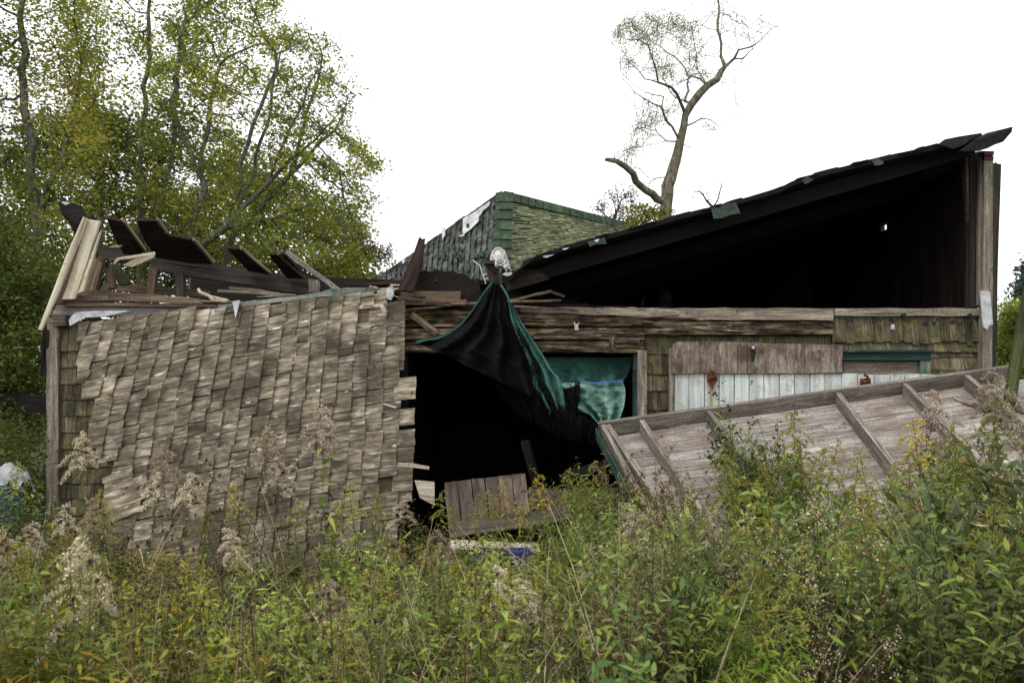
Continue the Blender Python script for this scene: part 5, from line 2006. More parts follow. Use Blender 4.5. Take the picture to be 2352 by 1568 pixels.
def proto(key, name, cat, parts):
    """parts: [(part name, MB, material)] -> prototype kept as data only"""
    out = []
    for pn, mb, mt in parts:
        if not mb.f:
            continue
        me = bpy.data.meshes.new(pn)
        me.from_pydata([tuple(p) for p in mb.v], [], mb.f)
        at = me.attributes.new('tint', 'FLOAT', 'FACE')
        at.data.foreach_set('value', np.array(mb.t, dtype=np.float32))
        me.materials.append(mt)
        out.append((pn, me))
    PR.setdefault(key, []).append((name, cat, out))


def goldenrod(key, h, state, name='goldenrod', leafm='w_green', ll=.11, lw=.020, nl=60, plume=1.0, nod=1):
    st = stemline(h, rp.uniform(.03, .12))
    s_, l_, f_ = MB(), MB(), MB()
    s_.tube(st, [.0045 - .003 * i / 9 for i in range(10)], 5, rp.random(), False)
    a = rp.random() * 6
    for k in range(nl):
        t = .12 + .72 * k / nl
        a += 2.4
        L = ll * (1.15 - .6 * t) * rp.uniform(.75, 1.2)
        l_.leaf(on(st, t), around(a, rp.uniform(.0, .6)), L, lw * rp.uniform(.8, 1.2), rp.uniform(.2, .8), rp.uniform(0, 1), 4, rp.uniform(-.4, .4), (.3, .9, 1, .55, 0))
    nb = 13
    for k in range(nb):
        t = lerp(.78, 1.0, k / nb)
        a += 2.4
        L = lerp(.17, .05, k / nb) * rp.uniform(.7, 1.2) * plume
        d = around(a, rp.uniform(.3, .9))
        b0 = on(st, t)
        br = [b0 + d * (L * q) + Vector((0, 0, -nod * .9 * L * q * q)) for q in (0, .25, .5, .75, 1)]
        s_.tube(br, [.0015, .0012, .001, .001, .0006], 3, .5, False)
        nf = int(70 * L / .12 * (2.6 if state == 'plume' else 1))
        for _ in range(nf):
            q = rp.random() ** .8
            i = min(int(q * 4), 3)
            p = br[i].lerp(br[i + 1], q * 4 - i)
            sp = .009 if state == 'plume' else .006
            p = p + Vector((rp.gauss(0, sp), rp.gauss(0, sp), abs(rp.gauss(0, sp * 1.1))))
            f_.fleck(p, rp.uniform(.004, .0085) * (1 if state == 'plume' else .85), min(1, max(0, rp.gauss(.55, .25))))
        if rp.random() < .6:
            l_.leaf(b0, d, .05, .008, .4, rp.random(), 3)
    proto(key, name, 'goldenrod', [('stem', s_, LM['stem']), ('foliage', l_, LM[leafm]), ('flower_sprays', f_, LM[state])])


def knapweed(key, h):
    s_, l_, f_ = MB(), MB(), MB()
    st = stemline(h, rp.uniform(.05, .2), wig=.015)
    s_.tube(st, [.003 - .0018 * i / 9 for i in range(10)], 4, rp.random(), False)
    tips = [st[-1]]
    for k in range(rp.randint(5, 9)):
        t = rp.uniform(.35, .92)
        d = around(rp.random() * 6.28, rp.uniform(.7, 1.25))
        b0 = on(st, t)
        L = (1 - t) * h * rp.uniform(.5, .95) + .05
        mid = b0 + d * L * .5
        e = b0 + d * L + Vector((0, 0, L * .1))
        s_.tube([b0, mid, e], [.0015, .0013, .001], 3, .5, False)
        tips.append(e)
        for q in range(2):
            if rp.random() < .5:
                d2 = (d + around(rp.random() * 6.28, .2) * .6).normalized()
                e2 = mid + d2 * L * .45
                s_.tube([mid, e2], .001, 3, .5, False)
                tips.append(e2)
    for p in tips:
        f_.ball(p, rp.uniform(.0065, .010), rp.random(), .2)
        for _ in range(5):
            f_.fleck(p + Vector((rp.gauss(0, .004), rp.gauss(0, .004), .008)), .005, rp.random())
    for k in range(26):
        t = rp.uniform(.05, .85)
        l_.leaf(on(st, t), around(rp.random() * 6.28, rp.uniform(.1, .9)), rp.uniform(.03, .09) * (1.2 - t), .009, .4, rp.random(), 3)
    proto(key, 'knapweed', 'knapweed', [('stem', s_, LM['stem']), ('foliage', l_, LM['w_dull']), ('seed_sprays', f_, LM['head'])])


def bushy(key, h, leafm, name, nst=7, ll=.05, lw=.012, nl=40, el=(.2, 1.0), stemm='stem', spread=.3, prof=(.3, 1, .8, 0), branchy=4, segs=3, tip=None):
    s_, l_, f_ = MB(), MB(), MB()
    for q in range(nst):
        a0 = rp.random() * 6.28
        lean = around(a0, 0) * rp.uniform(0, spread)
        hh = h * rp.uniform(.65, 1)
        st = [lean * (i / 7) ** 1.3 * hh + Vector((rp.gauss(0, .008), rp.gauss(0, .008), hh * i / 7)) for i in range(8)]
        s_.tube(st, [.0035 - .0024 * i / 7 for i in range(8)], 4, rp.random(), False)
        lines = [(st, .2, 1.0)]
        for b in range(branchy):
            t = rp.uniform(.4, .9)
            d = (around(rp.random() * 6.28, rp.uniform(.4, 1.0)) + lean * .5).normalized()
            b0 = on(st, t)
            L = hh * rp.uniform(.12, .28)
            br = [b0 + d * L * k / 3 + Vector((0, 0, .02 * k)) for k in range(4)]
            s_.tube(br, .0012, 3, .5, False)
            lines.append((br, .1, 1.0))
        for ln, t0, t1 in lines:
            n = nl if ln is st else nl // 3
            a = rp.random() * 6
            for k in range(n):
                t = lerp(t0, t1, k / n)
                a += 2.4
                l_.leaf(on(ln, t), around(a, rp.uniform(*el)), ll * rp.uniform(.6, 1.25), lw * rp.uniform(.8, 1.2), rp.uniform(0, .6), rp.random(), segs, rp.uniform(-.5, .5), prof)
            if tip:
                for _ in range(tip[1]):
                    p = on(ln, rp.uniform(.75, 1)) + Vector((rp.gauss(0, .018), rp.gauss(0, .018), rp.gauss(0.005, .015)))
                    if tip[0] in ('burr', 'black'):
                        rr_ = rp.uniform(.006, .010) * tip[2]
                        f_.ball(p, rr_ * .6, rp.random(), .3)
                        for _ in range(9):
                            f_.fleck(p + Vector((rp.gauss(0, rr_ * .5), rp.gauss(0, rr_ * .5), rp.gauss(0, rr_ * .5))), rr_ * .7, rp.random())
                    else:
                        f_.fleck(p, rp.uniform(.003, .006) * tip[2], rp.random())
    proto(key, name, 'weed', [('stem', s_, LM[stemm]), ('foliage', l_, LM[leafm])] + ([('seed_sprays', f_, LM[tip[0]])] if tip else []))


def straw(key, h):
    s_ = MB()
    for k in range(rp.randint(3, 7)):
        a = rp.random() * 6.28
        bend = rp.uniform(.1, .55)
        hh = h * rp.uniform(.6, 1)
        st = [around(a, 0) * (bend * hh * (i / 6) ** 1.6) + Vector((rp.gauss(0, .004), rp.gauss(0, .004), hh * (i / 6) * (1 - .12 * bend * i / 6))) for i in range(7)]
        s_.tube(st, [.0022, .002, .0018, .0016, .0014, .001, .0006], 3, rp.random(), False)
        for q in range(4):
            s_.leaf(on(st, rp.uniform(.1, .8)), around(rp.random() * 6.28, rp.uniform(.2, 1)), rp.uniform(.08, .2), .005, .7, rp.random(), 3)
    proto(key, 'dry_stalk', 'dry stalk', [('stems', s_, LM['straw'])])


for _ in range(4):
    goldenrod('gr_green', rp.uniform(1.05, 1.25), 'bud', nl=64)
for _ in range(4):
    goldenrod('gr_bright', rp.uniform(1.05, 1.25), 'bud', leafm='w_bright', ll=.10, lw=.016, nl=95, plume=1.1)
for _ in range(3):
    goldenrod('gr_gold', rp.uniform(1.0, 1.2), 'gold', nl=55, plume=.9)
for _ in range(5):
    goldenrod('gr_tan', rp.uniform(1.1, 1.3), 'plume', leafm='w_dull', nl=46, plume=1.0, ll=.09)
for _ in range(2):
    goldenrod('gr_big', 1.2, 'bud', leafm='w_pale', ll=.15, lw=.032, nl=46, plume=.6)
for _ in range(2):
    goldenrod('gr_bigplume', 1.2, 'plume', leafm='w_green', ll=.15, lw=.030, nl=44, plume=1.15)
for _ in range(6):
    knapweed('knap', rp.uniform(.9, 1.1))
for _ in range(3):
    bushy('yellow', 1.0, 'w_yellow', 'yellowing_bush', 6, .07, .014, 42, spread=.28)
for _ in range(4):
    bushy('shrub', 1.0, 'w_deep', 'leafy_weed', 7, .05, .017, 36, spread=.35, stemm='redstem')
for _ in range(2):
    bushy('broad', 1.0, 'w_pale', 'broad_leaved_weed', 4, .095, .025, 28, spread=.15, branchy=3, segs=4, prof=(.3, 1, .9, .5, 0), stemm='redstem')
for _ in range(2):
    bushy('feather', 1.0, 'w_deep', 'feathery_weed', 8, .06, .004, 90, spread=.4, branchy=8)
bushy('burr', 1.0, 'w_dull', 'burr_weed', 5, .05, .012, 22, spread=.35, branchy=7, tip=('burr', 3, 1.1))
bushy('burr', 1.0, 'w_dull', 'burr_weed', 4, .05, .012, 22, spread=.3, branchy=8, tip=('burr', 3, 1.1))
bushy('blackhead', 1.0, 'w_green', 'black_seeded_weed', 4, .05, .010, 40, spread=.18, branchy=9, tip=('black', 9, .75))
bushy('aster', 1.0, 'w_green', 'aster', 5, .045, .007, 30, spread=.35, branchy=9, tip=('white', 6, 1.0))
bushy('brownseed', 1.0, 'w_dull', 'brown_seeded_weed', 4, .05, .01, 14, spread=.3, branchy=10, tip=('plume', 26, .8), stemm='redstem')
for _ in range(3):
    straw('straw', 1.0)

WHAT = {
    'gr_green': ('goldenrod', 'goldenrod', 'leafy green goldenrod with yellow green buds'),
    'gr_bright': ('goldenrod', 'goldenrod', 'fresh bright green goldenrod'),
    'gr_gold': ('goldenrod', 'goldenrod', 'goldenrod with arching sprays turning golden'),
    'gr_tan': ('goldenrod', 'goldenrod', 'goldenrod gone to pale tan fluff'),
    'gr_big': ('goldenrod', 'goldenrod', 'large leaved green stalk without flowers'),
    'gr_bigplume': ('goldenrod', 'goldenrod', 'large leaved goldenrod with a thick cream plume'),
    'knap': ('knapweed', 'knapweed', 'wiry knapweed with dark round seed heads'),
    'yellow': ('yellowing_bush', 'weed', 'bushy weed with narrow yellow green leaves'),
    'shrub': ('leafy_weed', 'weed', 'dark stemmed weed with small oval leaves'),
    'broad': ('broad_leaved_weed', 'weed', 'upright weed with broad grey green leaves'),
    'feather': ('feathery_weed', 'weed', 'feathery thread leaved green weed'),
    'burr': ('burr_weed', 'weed', 'branching weed with tan brown burr heads'),
    'blackhead': ('black_seeded_weed', 'weed', 'green weed topped by small black seed clusters'),
    'aster': ('aster', 'aster', 'thin aster with tiny white flowers'),
    'brownseed': ('brown_seeded_weed', 'weed', 'brown seeded weed with fine dry sprays'),
    'straw': ('dry_stalk', 'dry stalk', 'bent straw coloured dry stalks'),
}


def zone(x, y):
    u = 1176 + x / y * 1829
    f = y > 4.6
    if u < 110:
        return 'beside the corner post' if f else 'in the near left corner'
    if u < 940:
        return 'under the shingle panel' if f else 'nearer than the shingle panel'
    if u < 1400:
        return 'below the black doorway' if f else 'nearer than the blue crate'
    return 'around the fallen board panel' if f else 'nearer than the fallen panel'


def plant(key, x, y, h, label=None, lean=None, seed=None, group=None):
    q = rp if seed is None else random.Random(seed)
    name, cat, parts = q.choice(PR[key])
    nm, cat, desc = WHAT[key]
    z = zone(x, y)
    o = bpy.data.objects.new(nm, None)
    COL.objects.link(o)
    o.location = (x, y, ground_z(x, y) - .02)
    H = max(p.z for p in (v.co for v in parts[0][1].vertices)) if False else HT_[parts[0][1].name]
    s = h / H
    o.scale = (lerp(s, 1, .25), lerp(s, 1, .25), s)
    ln = lean if lean else (q.gauss(0, .09), q.gauss(-.2 if x > .8 else 0, .12))
    o.rotation_mode = 'ZYX'
    o.rotation_euler = (ln[0], ln[1], q.uniform(0, 6.28))
    tag(o, label or (desc + ' ' + z), cat, group or (desc + ' ' + z))
    for pn, me in parts:
        c = bpy.data.objects.new(pn, me)
        COL.objects.link(c)
        c.parent = o
    return o


HT_ = {}
for ks in PR.values():
    for (_, _, parts) in ks:
        for pn, me in parts:
            pass
        HT_[parts[0][1].name] = max(v.co.z for pn, me in parts for v in me.vertices)

# top outline of the weed mass in the picture
TOP = [(0, 1150), (100, 1165), (230, 1180), (300, 1215), (420, 1240), (560, 1235), (700, 1240), (820, 1195), (900, 1165), (960, 1160), (1020, 1190), (1080, 1200), (1230, 1185), (1330, 1100),
       (1400, 1060), (1500, 1085), (1620, 1085), (1680, 1040), (1800, 1010), (1900, 1040), (2050, 1080), (2120, 1000), (2200, 965), (2352, 930)]
MIX = [
    (110, dict(gr_bright=1, knap=5, yellow=2, gr_green=3, shrub=2, gr_tan=1, straw=1)),
    (560, dict(gr_bright=2, knap=8, yellow=2, gr_green=3, gr_tan=1, straw=2, brownseed=1, gr_gold=1)),
    (940, dict(gr_bright=3, knap=8, gr_green=4, straw=3, gr_tan=.6, shrub=1, brownseed=1, gr_gold=1)),
    (1350, dict(gr_bright=4, knap=4, gr_green=5, aster=2, gr_big=1.5, gr_gold=2, straw=3, brownseed=1, feather=1.5)),
    (1650, dict(gr_bright=2, burr=.5, shrub=5, gr_green=2, brownseed=3, straw=2, feather=2)),
    (2100, dict(gr_bright=4, shrub=6, gr_green=4, straw=2, feather=1, broad=.6, brownseed=1)),
    (9999, dict(gr_bright=3, broad=3, shrub=5, gr_green=3, gr_gold=1, brownseed=1, straw=1)),
]
NP = 0
tries = 0
spots = []
while NP < 275 and tries < 9000:
    tries += 1
    y = rp.uniform(2.7, 7.1) if rp.random() < .8 else rp.uniform(2.5, 4)
    u = rp.uniform(-120, 2470)
    x = (u - 1176) / 1829 * y
    if any((x - a) ** 2 + (y - b) ** 2 < (.14 + .01 * y) ** 2 for a, b in spots):
        continue
    # keep off the leaning panels and leave a window to the crate
    if 1090 < u < 1225 and y > 4.3 and rp.random() < .8:
        continue
    if 130 < u < 960 and y > 6.9:
        continue
    vt = interp(TOP, u) + (7 - y) / 4.4 * rp.uniform(60, 300) + rp.uniform(0, 90) * rp.random() - rp.expovariate(1 / 28)
    hmax = 1.6 - (vt - 934) / 1829 * y
    if u > 1450 and y > 4.7:
        s0, t0 = uv2s(u, 1000)
        s_t = (y - TL.y) / (BL.y - TL.y)
        if 0 < s_t < 1:
            zp = lerp(TL.z, BL.z, s_t) + (x - TL.x) * .07
            if hmax < zp + .1:
                continue
            if rp.random() < .35:
                continue
    if hmax < .28 or (u > 1450 and y < 4.7 and rp.random() < .25):
        continue
    for lim, mx in MIX:
        if u < lim:
            break
    key = rp.choices(list(mx), list(mx.values()))[0]
    plant(key, x, y, min(1.45, hmax))
    spots.append((x, y))
    NP += 1

# the stalks that stand out in the photograph: kind, tip pixel, depth, lean, label
for key, u, v, y, seed, lab in (
        ('gr_tan', 388, 1020, 6.2, 1, 'tall drooping tan goldenrod plume before the lower left of the shingle panel'),
        ('gr_tan', 425, 1085, 5.9, 2, 'tan goldenrod plume leaning right just below the tallest one on the left'),
        ('gr_tan', 345, 1085, 6.0, 12, 'small tan goldenrod plume left of the drooping tall one'),
        ('gr_tan', 610, 975, 6.3, 3, 'brownish goldenrod plume standing before the middle of the shingle panel'),
        ('gr_tan', 640, 1045, 6.2, 5, 'side plume of dry goldenrod just right of the middle panel plume'),
        ('gr_bigplume', 770, 925, 6.0, 2, 'tallest goldenrod with green leaves and tan tip before the right of the shingle panel'),
        ('gr_tan', 200, 990, 6.8, 6, 'faded plume before the stained shingles at the left corner'),
        ('gr_bigplume', 200, 1140, 5.2, 1, 'wide cream plume in the weeds left of the shingle panel foot'),
        ('gr_tan', 150, 1160, 5.4, 31, 'ragged cream plume just left of the wide one at the panel foot'),
        ('gr_bigplume', 95, 1200, 4.9, 2, 'greyish plume near the left edge of the weeds'),
        ('gr_tan', 210, 1240, 4.8, 7, 'small dry plume below the wide cream plume'),
        ('gr_bigplume', 715, 1335, 3.3, 3, 'near cream plume with large drooping leaves, the palest in the weeds'),
        ('gr_tan', 560, 1205, 5.0, 8, 'brown plume low against the bottom of the shingle panel'),
        ('gr_tan', 1052, 1210, 4.6, 9, 'thin tan plume left of the blue crate'),
        ('gr_bigplume', 1155, 1290, 3.9, 4, 'wide brown cream plume in front of the blue crate'),
        ('gr_tan', 1225, 1330, 3.7, 10, 'arching brown plume right below the blue crate'),
        ('gr_bigplume', 1490, 1150, 4.2, 5, 'large tan goldenrod plume left of centre on the fallen board panel'),
        ('gr_tan', 1440, 1165, 4.3, 11, 'tan plume nodding left of the large one by the fallen panel'),
        ('gr_big', 1395, 1235, 3.9, 6, 'green leafy stalk leaning under the large tan plume'),
        ('burr', 1430, 1010, 5.6, 7, 'burr weed with tan brown heads at the left corner of the fallen panel'),
        ('burr', 1520, 1020, 5.4, 8, 'taller burr weed just right of the fallen panel corner'),
        ('burr', 1380, 1090, 5.2, 9, 'burr weed spilling over the dark end of the doorway'),
        ('blackhead', 1710, 880, 6.2, 1, 'tall weed with black seed clusters before the plank door'),
        ('blackhead', 1765, 930, 6.1, 2, 'shorter black seeded weed just right of the tall one'),
        ('feather', 1725, 950, 5.9, 3, 'feathery green weed under the black seed clusters'),
        ('gr_bright', 1830, 950, 5.2, 4, 'bright green arching goldenrod rising over the fallen panel middle'),
        ('gr_bright', 1790, 1010, 5.0, 14, 'bright green goldenrod bending left before the fallen panel'),
        ('gr_bright', 1895, 1010, 5.2, 15, 'bright green goldenrod right of the arching one over the panel'),
        ('gr_bright', 1680, 1060, 4.9, 16, 'bright green goldenrod low over the panel left of the arching one'),
        ('feather', 1860, 1010, 5.1, 5, 'feathery weed tangled in the arching goldenrod'),
        ('gr_gold', 2140, 960, 5.3, 5, 'goldenrod with golden sprays before the right of the fallen panel'),
        ('gr_bigplume', 2262, 842, 5.6, 6, 'big silvery goldenrod plume beside the leaning pole'),
        ('gr_tan', 2105, 885, 5.7, 13, 'small curled tan plume on the top rail of the fallen panel'),
        ('brownseed', 2290, 960, 4.8, 7, 'brown seeded weed under the silvery plume by the leaning pole'),
        ('broad', 2290, 1030, 4.2, 8, 'broad leaved dark stemmed weed near the right edge'),
        ('broad', 2200, 1110, 4.0, 9, 'broad leaved weed left of the tall one at the right edge'),
        ('shrub', 2330, 960, 4.6, 10, 'leafy weed at the right edge below the leaning pole'),
        ('gr_green', 1120, 1225, 5.6, 41, 'leafy green goldenrod growing right in front of the blue crate'),
        ('gr_green', 1050, 1150, 6.2, 44, 'light green goldenrod at the left edge of the board ramp'),
        ('gr_green', 30, 1060, 6.4, 45, 'green weed in front of the dark bin at the left edge'),
        ('shrub', 5, 1085, 6.2, 46, 'leafy weed hiding the dark bin at the left edge'),
        ('shrub', 60, 1100, 6.3, 47, 'leafy weed between the dark bin and the corner post'),
        ('gr_bright', 1750, 1040, 4.7, 71, 'bright green goldenrod in front of the feathery weed at the fallen panel'),
        ('gr_bright', 1850, 1030, 4.9, 72, 'bright green goldenrod bushing out under the arching one'),
        ('gr_bright', 1930, 1060, 4.6, 73, 'bright green goldenrod before the third rafter of the fallen panel'),
        ('gr_bright', 1780, 1100, 4.3, 74, 'bright green goldenrod low in the middle of the right weeds'),
        ('gr_bright', 2290, 900, 5.3, 75, 'bright green goldenrod rising beside the leaning pole'),
        ('gr_bright', 1000, 1380, 3.6, 76, 'bright green goldenrod at the bottom left of centre'),
        ('gr_bright', 1290, 1260, 4.4, 77, 'bright green goldenrod right below the blue crate'),
        ('gr_bright', 900, 1230, 4.8, 78, 'bright green goldenrod before the right foot of the shingle panel'),
        ('gr_bright', 250, 1290, 4.2, 79, 'bright green goldenrod left of the yellow green bushes'),
        ('gr_green', 1010, 1120, 6.4, 48, 'green goldenrod between the panel edge and the board ramp'),
        ('gr_gold', 1165, 1105, 6.1, 49, 'golden flowered goldenrod standing before the top of the board ramp'),
        ('gr_bright', 1310, 1075, 5.9, 50, 'green goldenrod reaching up into the dark doorway corner'),
        ('gr_green', 1360, 1060, 5.7, 51, 'tall green goldenrod left of the fallen panel corner'),
        ('gr_green', 480, 1150, 5.8, 52, 'green goldenrod low before the left of the shingle panel'),
        ('gr_green', 690, 1140, 5.9, 53, 'green goldenrod low before the centre of the shingle panel'),
        ('gr_gold', 560, 1110, 6.1, 54, 'golden sprayed goldenrod before the shingle panel'),
        ('knap', 640, 1130, 5.6, 55, 'wiry dark headed stalk right of the middle panel plume'),
        ('knap', 450, 1120, 5.5, 56, 'wiry dark headed stalk right of the drooping tan plume'),
        ('knap', 720, 1170, 5.2, 57, 'wiry dark headed stalk left of the tallest goldenrod'),
        ('straw', 680, 1090, 5.8, 58, 'single straw stalk crossing the middle of the shingle panel'),
        ('straw', 300, 1120, 5.4, 59, 'straw stalk before the lower left of the shingle panel'),
        ('gr_green', 870, 1130, 6.2, 60, 'green goldenrod at the right foot of the shingle panel'),
        ('gr_tan', 905, 1130, 6.1, 61, 'brown dry plume at the right foot of the shingle panel'),
        ('gr_green', 2000, 1040, 5.1, 62, 'green goldenrod below the fourth rafter of the fallen panel'),
        ('gr_green', 2080, 1060, 5.0, 63, 'green goldenrod between two rafters right of the fallen panel middle'),
        ('gr_bright', 2190, 970, 5.0, 64, 'tall green goldenrod before the last rafter of the fallen panel'),
        ('yellow', 400, 1270, 3.9, 11, 'bright yellow green bush in the left foreground'),
        ('yellow', 490, 1330, 3.7, 12, 'yellow green bush right of the brightest one'),
        ('yellow', 330, 1330, 3.8, 13, 'yellow green bush left of the brightest one'),
        ('gr_big', 1110, 1400, 3.1, 3, 'near green stalk with long pointed leaves at the bottom centre'),
        ('gr_big', 1340, 1330, 3.3, 4, 'pale green large leaved stalk at the bottom right of centre'),
        ('aster', 1230, 1420, 3.1, 5, 'tiny white flowered aster between the two near leafy stalks'),
        ('aster', 1180, 1450, 2.9, 6, 'low white flowered aster at the bottom centre edge'),
        ('feather', 1560, 1400, 3.2, 7, 'feathery light green weed at the bottom right of centre'),
        ('feather', 1500, 1450, 3.0, 8, 'lowest feathery weed at the bottom edge'),
        ('burr', 1590, 1060, 5.0, 19, 'brown burr weed in front of the second panel rafter'),
        ('brownseed', 1575, 1090, 4.8, 20, 'dark brown seeded weed massed left of the green goldenrod'),
        ('brownseed', 1650, 1210, 4.4, 21, 'brown seeded weed low before the fallen panel'),
        ('gr_bright', 1090, 1130, 6.3, 22, 'light green spire before the board ramp'),
        ('gr_bright', 1140, 1120, 6.3, 23, 'second light green spire before the board ramp'),
        ('gr_gold', 1260, 1090, 5.9, 24, 'golden tipped spray crossing the right of the board ramp'),
        ('gr_gold', 1210, 1150, 5.9, 25, 'golden tipped spray bending over the board ramp'),
        ('gr_green', 1330, 1130, 5.6, 26, 'green arching spray below the tarp fringe'),
        ('straw', 800, 1230, 3.8, 27, 'pair of crossing straw stalks before the panel foot'),
        ('knap', 520, 1040, 5.6, 28, 'single tall wiry stalk with dark heads before the shingle panel'),
        ('knap', 555, 1060, 5.5, 29, 'second tall wiry dark headed stalk before the shingle panel'),
        ('knap', 150, 1250, 4.2, 30, 'dark headed wiry stalk at the near left'),
):
    x = (u - 1176) / 1829 * y
    h = 1.6 - (v - 934) / 1829 * y
    # pitch correction is tiny; use the exact inverse
    p = P(u, v, y)
    plant(key, p.x, y, p.z + .02, lab, (rp.gauss(0, .02), rp.gauss(0, .02)), seed)

for k in range(16):
    u, v, y = rp.uniform(1640, 2130), rp.uniform(1400, 1490), rp.uniform(2.6, 3.3)
    p = P(u, v, y)
    plant('straw', p.x, y, p.z, 'bleached straw stalk in the tangle at the bottom right', (rp.gauss(0, .2), rp.gauss(-.3, .3)), None, 'straw tangle at the bottom right')

# undergrowth nobody could count: short leaves, blades and stalks filling the field
nr = np.random.RandomState(31)


def hcap(x, y, lo=60, hi=330):
    u = 1176 + x / y * 1829
    vt = np.interp(u, [a for a, b in TOP], [b for a, b in TOP]) + (7 - y) / 4.4 * nr.uniform(lo, hi, len(x)) + 40
    return 1.6 - (vt - 934) / 1829 * y


def field(n, y0=2.3, y1=8.2, skip=True):
    y = nr.uniform(y0 ** .5, y1 ** .5, n) ** 2
    u = nr.uniform(-260, 2620, n)
    x = (u - 1176) / 1829 * y
    ok = np.ones(n, bool)
    if skip:
        ok &= ~((u > 130) & (u < 960) & (y > 7.25))
        # under and on the fallen panel keep it thin
        ok &= ~((u > 1450) & (y > 4.6) & (y < 7.6) & (nr.uniform(0, 1, n) < .85))
        ok &= ~((u > 1450) & (y <= 4.6) & (nr.uniform(0, 1, n) < .45))
    return x[ok], y[ok]


def blades(name, n, mat_, label, hl, wd, bend, frac=.8, nmin=.12):
    x, y = field(n)
    h = np.clip(hcap(x, y) * nr.uniform(frac * .4, frac, len(x)), nmin, 1.15)
    h *= nr.uniform(*hl, len(x))
    n = len(x)
    a = nr.uniform(0, 6.28, n)
    b = nr.uniform(0, bend, n)
    dx, dy = np.cos(a), np.sin(a)
    V = np.empty((n, 7, 3))
    for i, t in enumerate((0, .4, .75)):
        cx = x + dx * b * h * t ** 1.7
        cy = y + dy * b * h * t ** 1.7
        cz = h * t * (1 - .2 * b * t)
        w_ = wd * (1 - t * .6)
        a2 = a + 1.57 + .5 * t
        V[:, 2 * i, 0], V[:, 2 * i, 1], V[:, 2 * i, 2] = cx - np.cos(a2) * w_, cy - np.sin(a2) * w_, cz
        V[:, 2 * i + 1, 0], V[:, 2 * i + 1, 1], V[:, 2 * i + 1, 2] = cx + np.cos(a2) * w_, cy + np.sin(a2) * w_, cz
    V[:, 6, 0], V[:, 6, 1], V[:, 6, 2] = x + dx * b * h, y + dy * b * h, h * (1 - .2 * b)
    V[:, :, 2] -= .03
    base = (np.arange(n) * 7)[:, None]
    F = np.concatenate([base + np.array([[0, 1, 3, 2]]), base + np.array([[2, 3, 5, 4]]), base + np.array([[4, 5, 6, 6]])])
    # last face is a triangle: use a thin quad with a repeated tip moved slightly
    V2 = np.concatenate([V, V[:, 6:7] + np.array([0, 0, .002])], axis=1)
    base = (np.arange(n) * 8)[:, None]
    F = np.concatenate([base + np.array([[0, 1, 3, 2]]), base + np.array([[2, 3, 5, 4]]), base + np.array([[4, 5, 6, 7]])])
    T = np.tile(nr.uniform(0, 1, n), 3)
    tag(np_mesh(name, V2.reshape(-1, 3), F, T, mat_), label, kind='stuff')


blades('grass', 15000, LM['w_green'], 'green grass blades between the weeds', (.8, 1.1), .0034, .8, .8)
blades('dry_grass', 9000, LM['straw'], 'dry straw coloured grass between the weeds', (.8, 1.2), .0022, 1.1, .85)
blades('brown_stems', 4500, LM['redstem'], 'thin upright brown stems crowded between the weeds', (.95, 1.2), .0022, .25, .95)


def leaf_mass(name, n, size, asp, mt, label, lo, hi, flat, updir, thr):
    x, y = field(n)
    hc = np.clip(hcap(x, y, lo, hi), .1, 1.2)
    z = hc * nr.uniform(0, 1, len(x)) ** .8
    cl = np.array([noise.noise((a * 3.0, b * 3.0, thr * 9)) + .5 * noise.noise((a * 9, b * 9, c * 4)) for a, b, c in zip(x, y, z)])
    ok = nr.uniform(0, 1, len(x)) < .5 + cl * 1.5
    C_ = np.stack([x, y, z], 1)[ok]
    V_, F_, T_ = leaf_cloud(C_, size, nr, flat, aspect=asp, updir=updir)
    T_ = np.clip(.45 + cl[ok] * .6 + nr.normal(0, .25, len(C_)), 0, 1)
    tag(np_mesh(name, V_, F_, T_, LM[mt]), label, kind='stuff')


leaf_mass('undergrowth', 34000, .048, .24, 'w_green', 'narrow leaved green undergrowth filling the weed patch', 40, 260, .6, .5, .1)
leaf_mass('dull_undergrowth', 30000, .042, .2, 'w_dull', 'dull brownish undergrowth filling the weed patch', 40, 240, .8, .3, .5)
leaf_mass('dry_litter', 9000, .05, .1, 'straw', 'dry straw and litter caught in the weed patch', 60, 300, .5, .3, .9)
# the mass of further weeds between the ones placed one by one


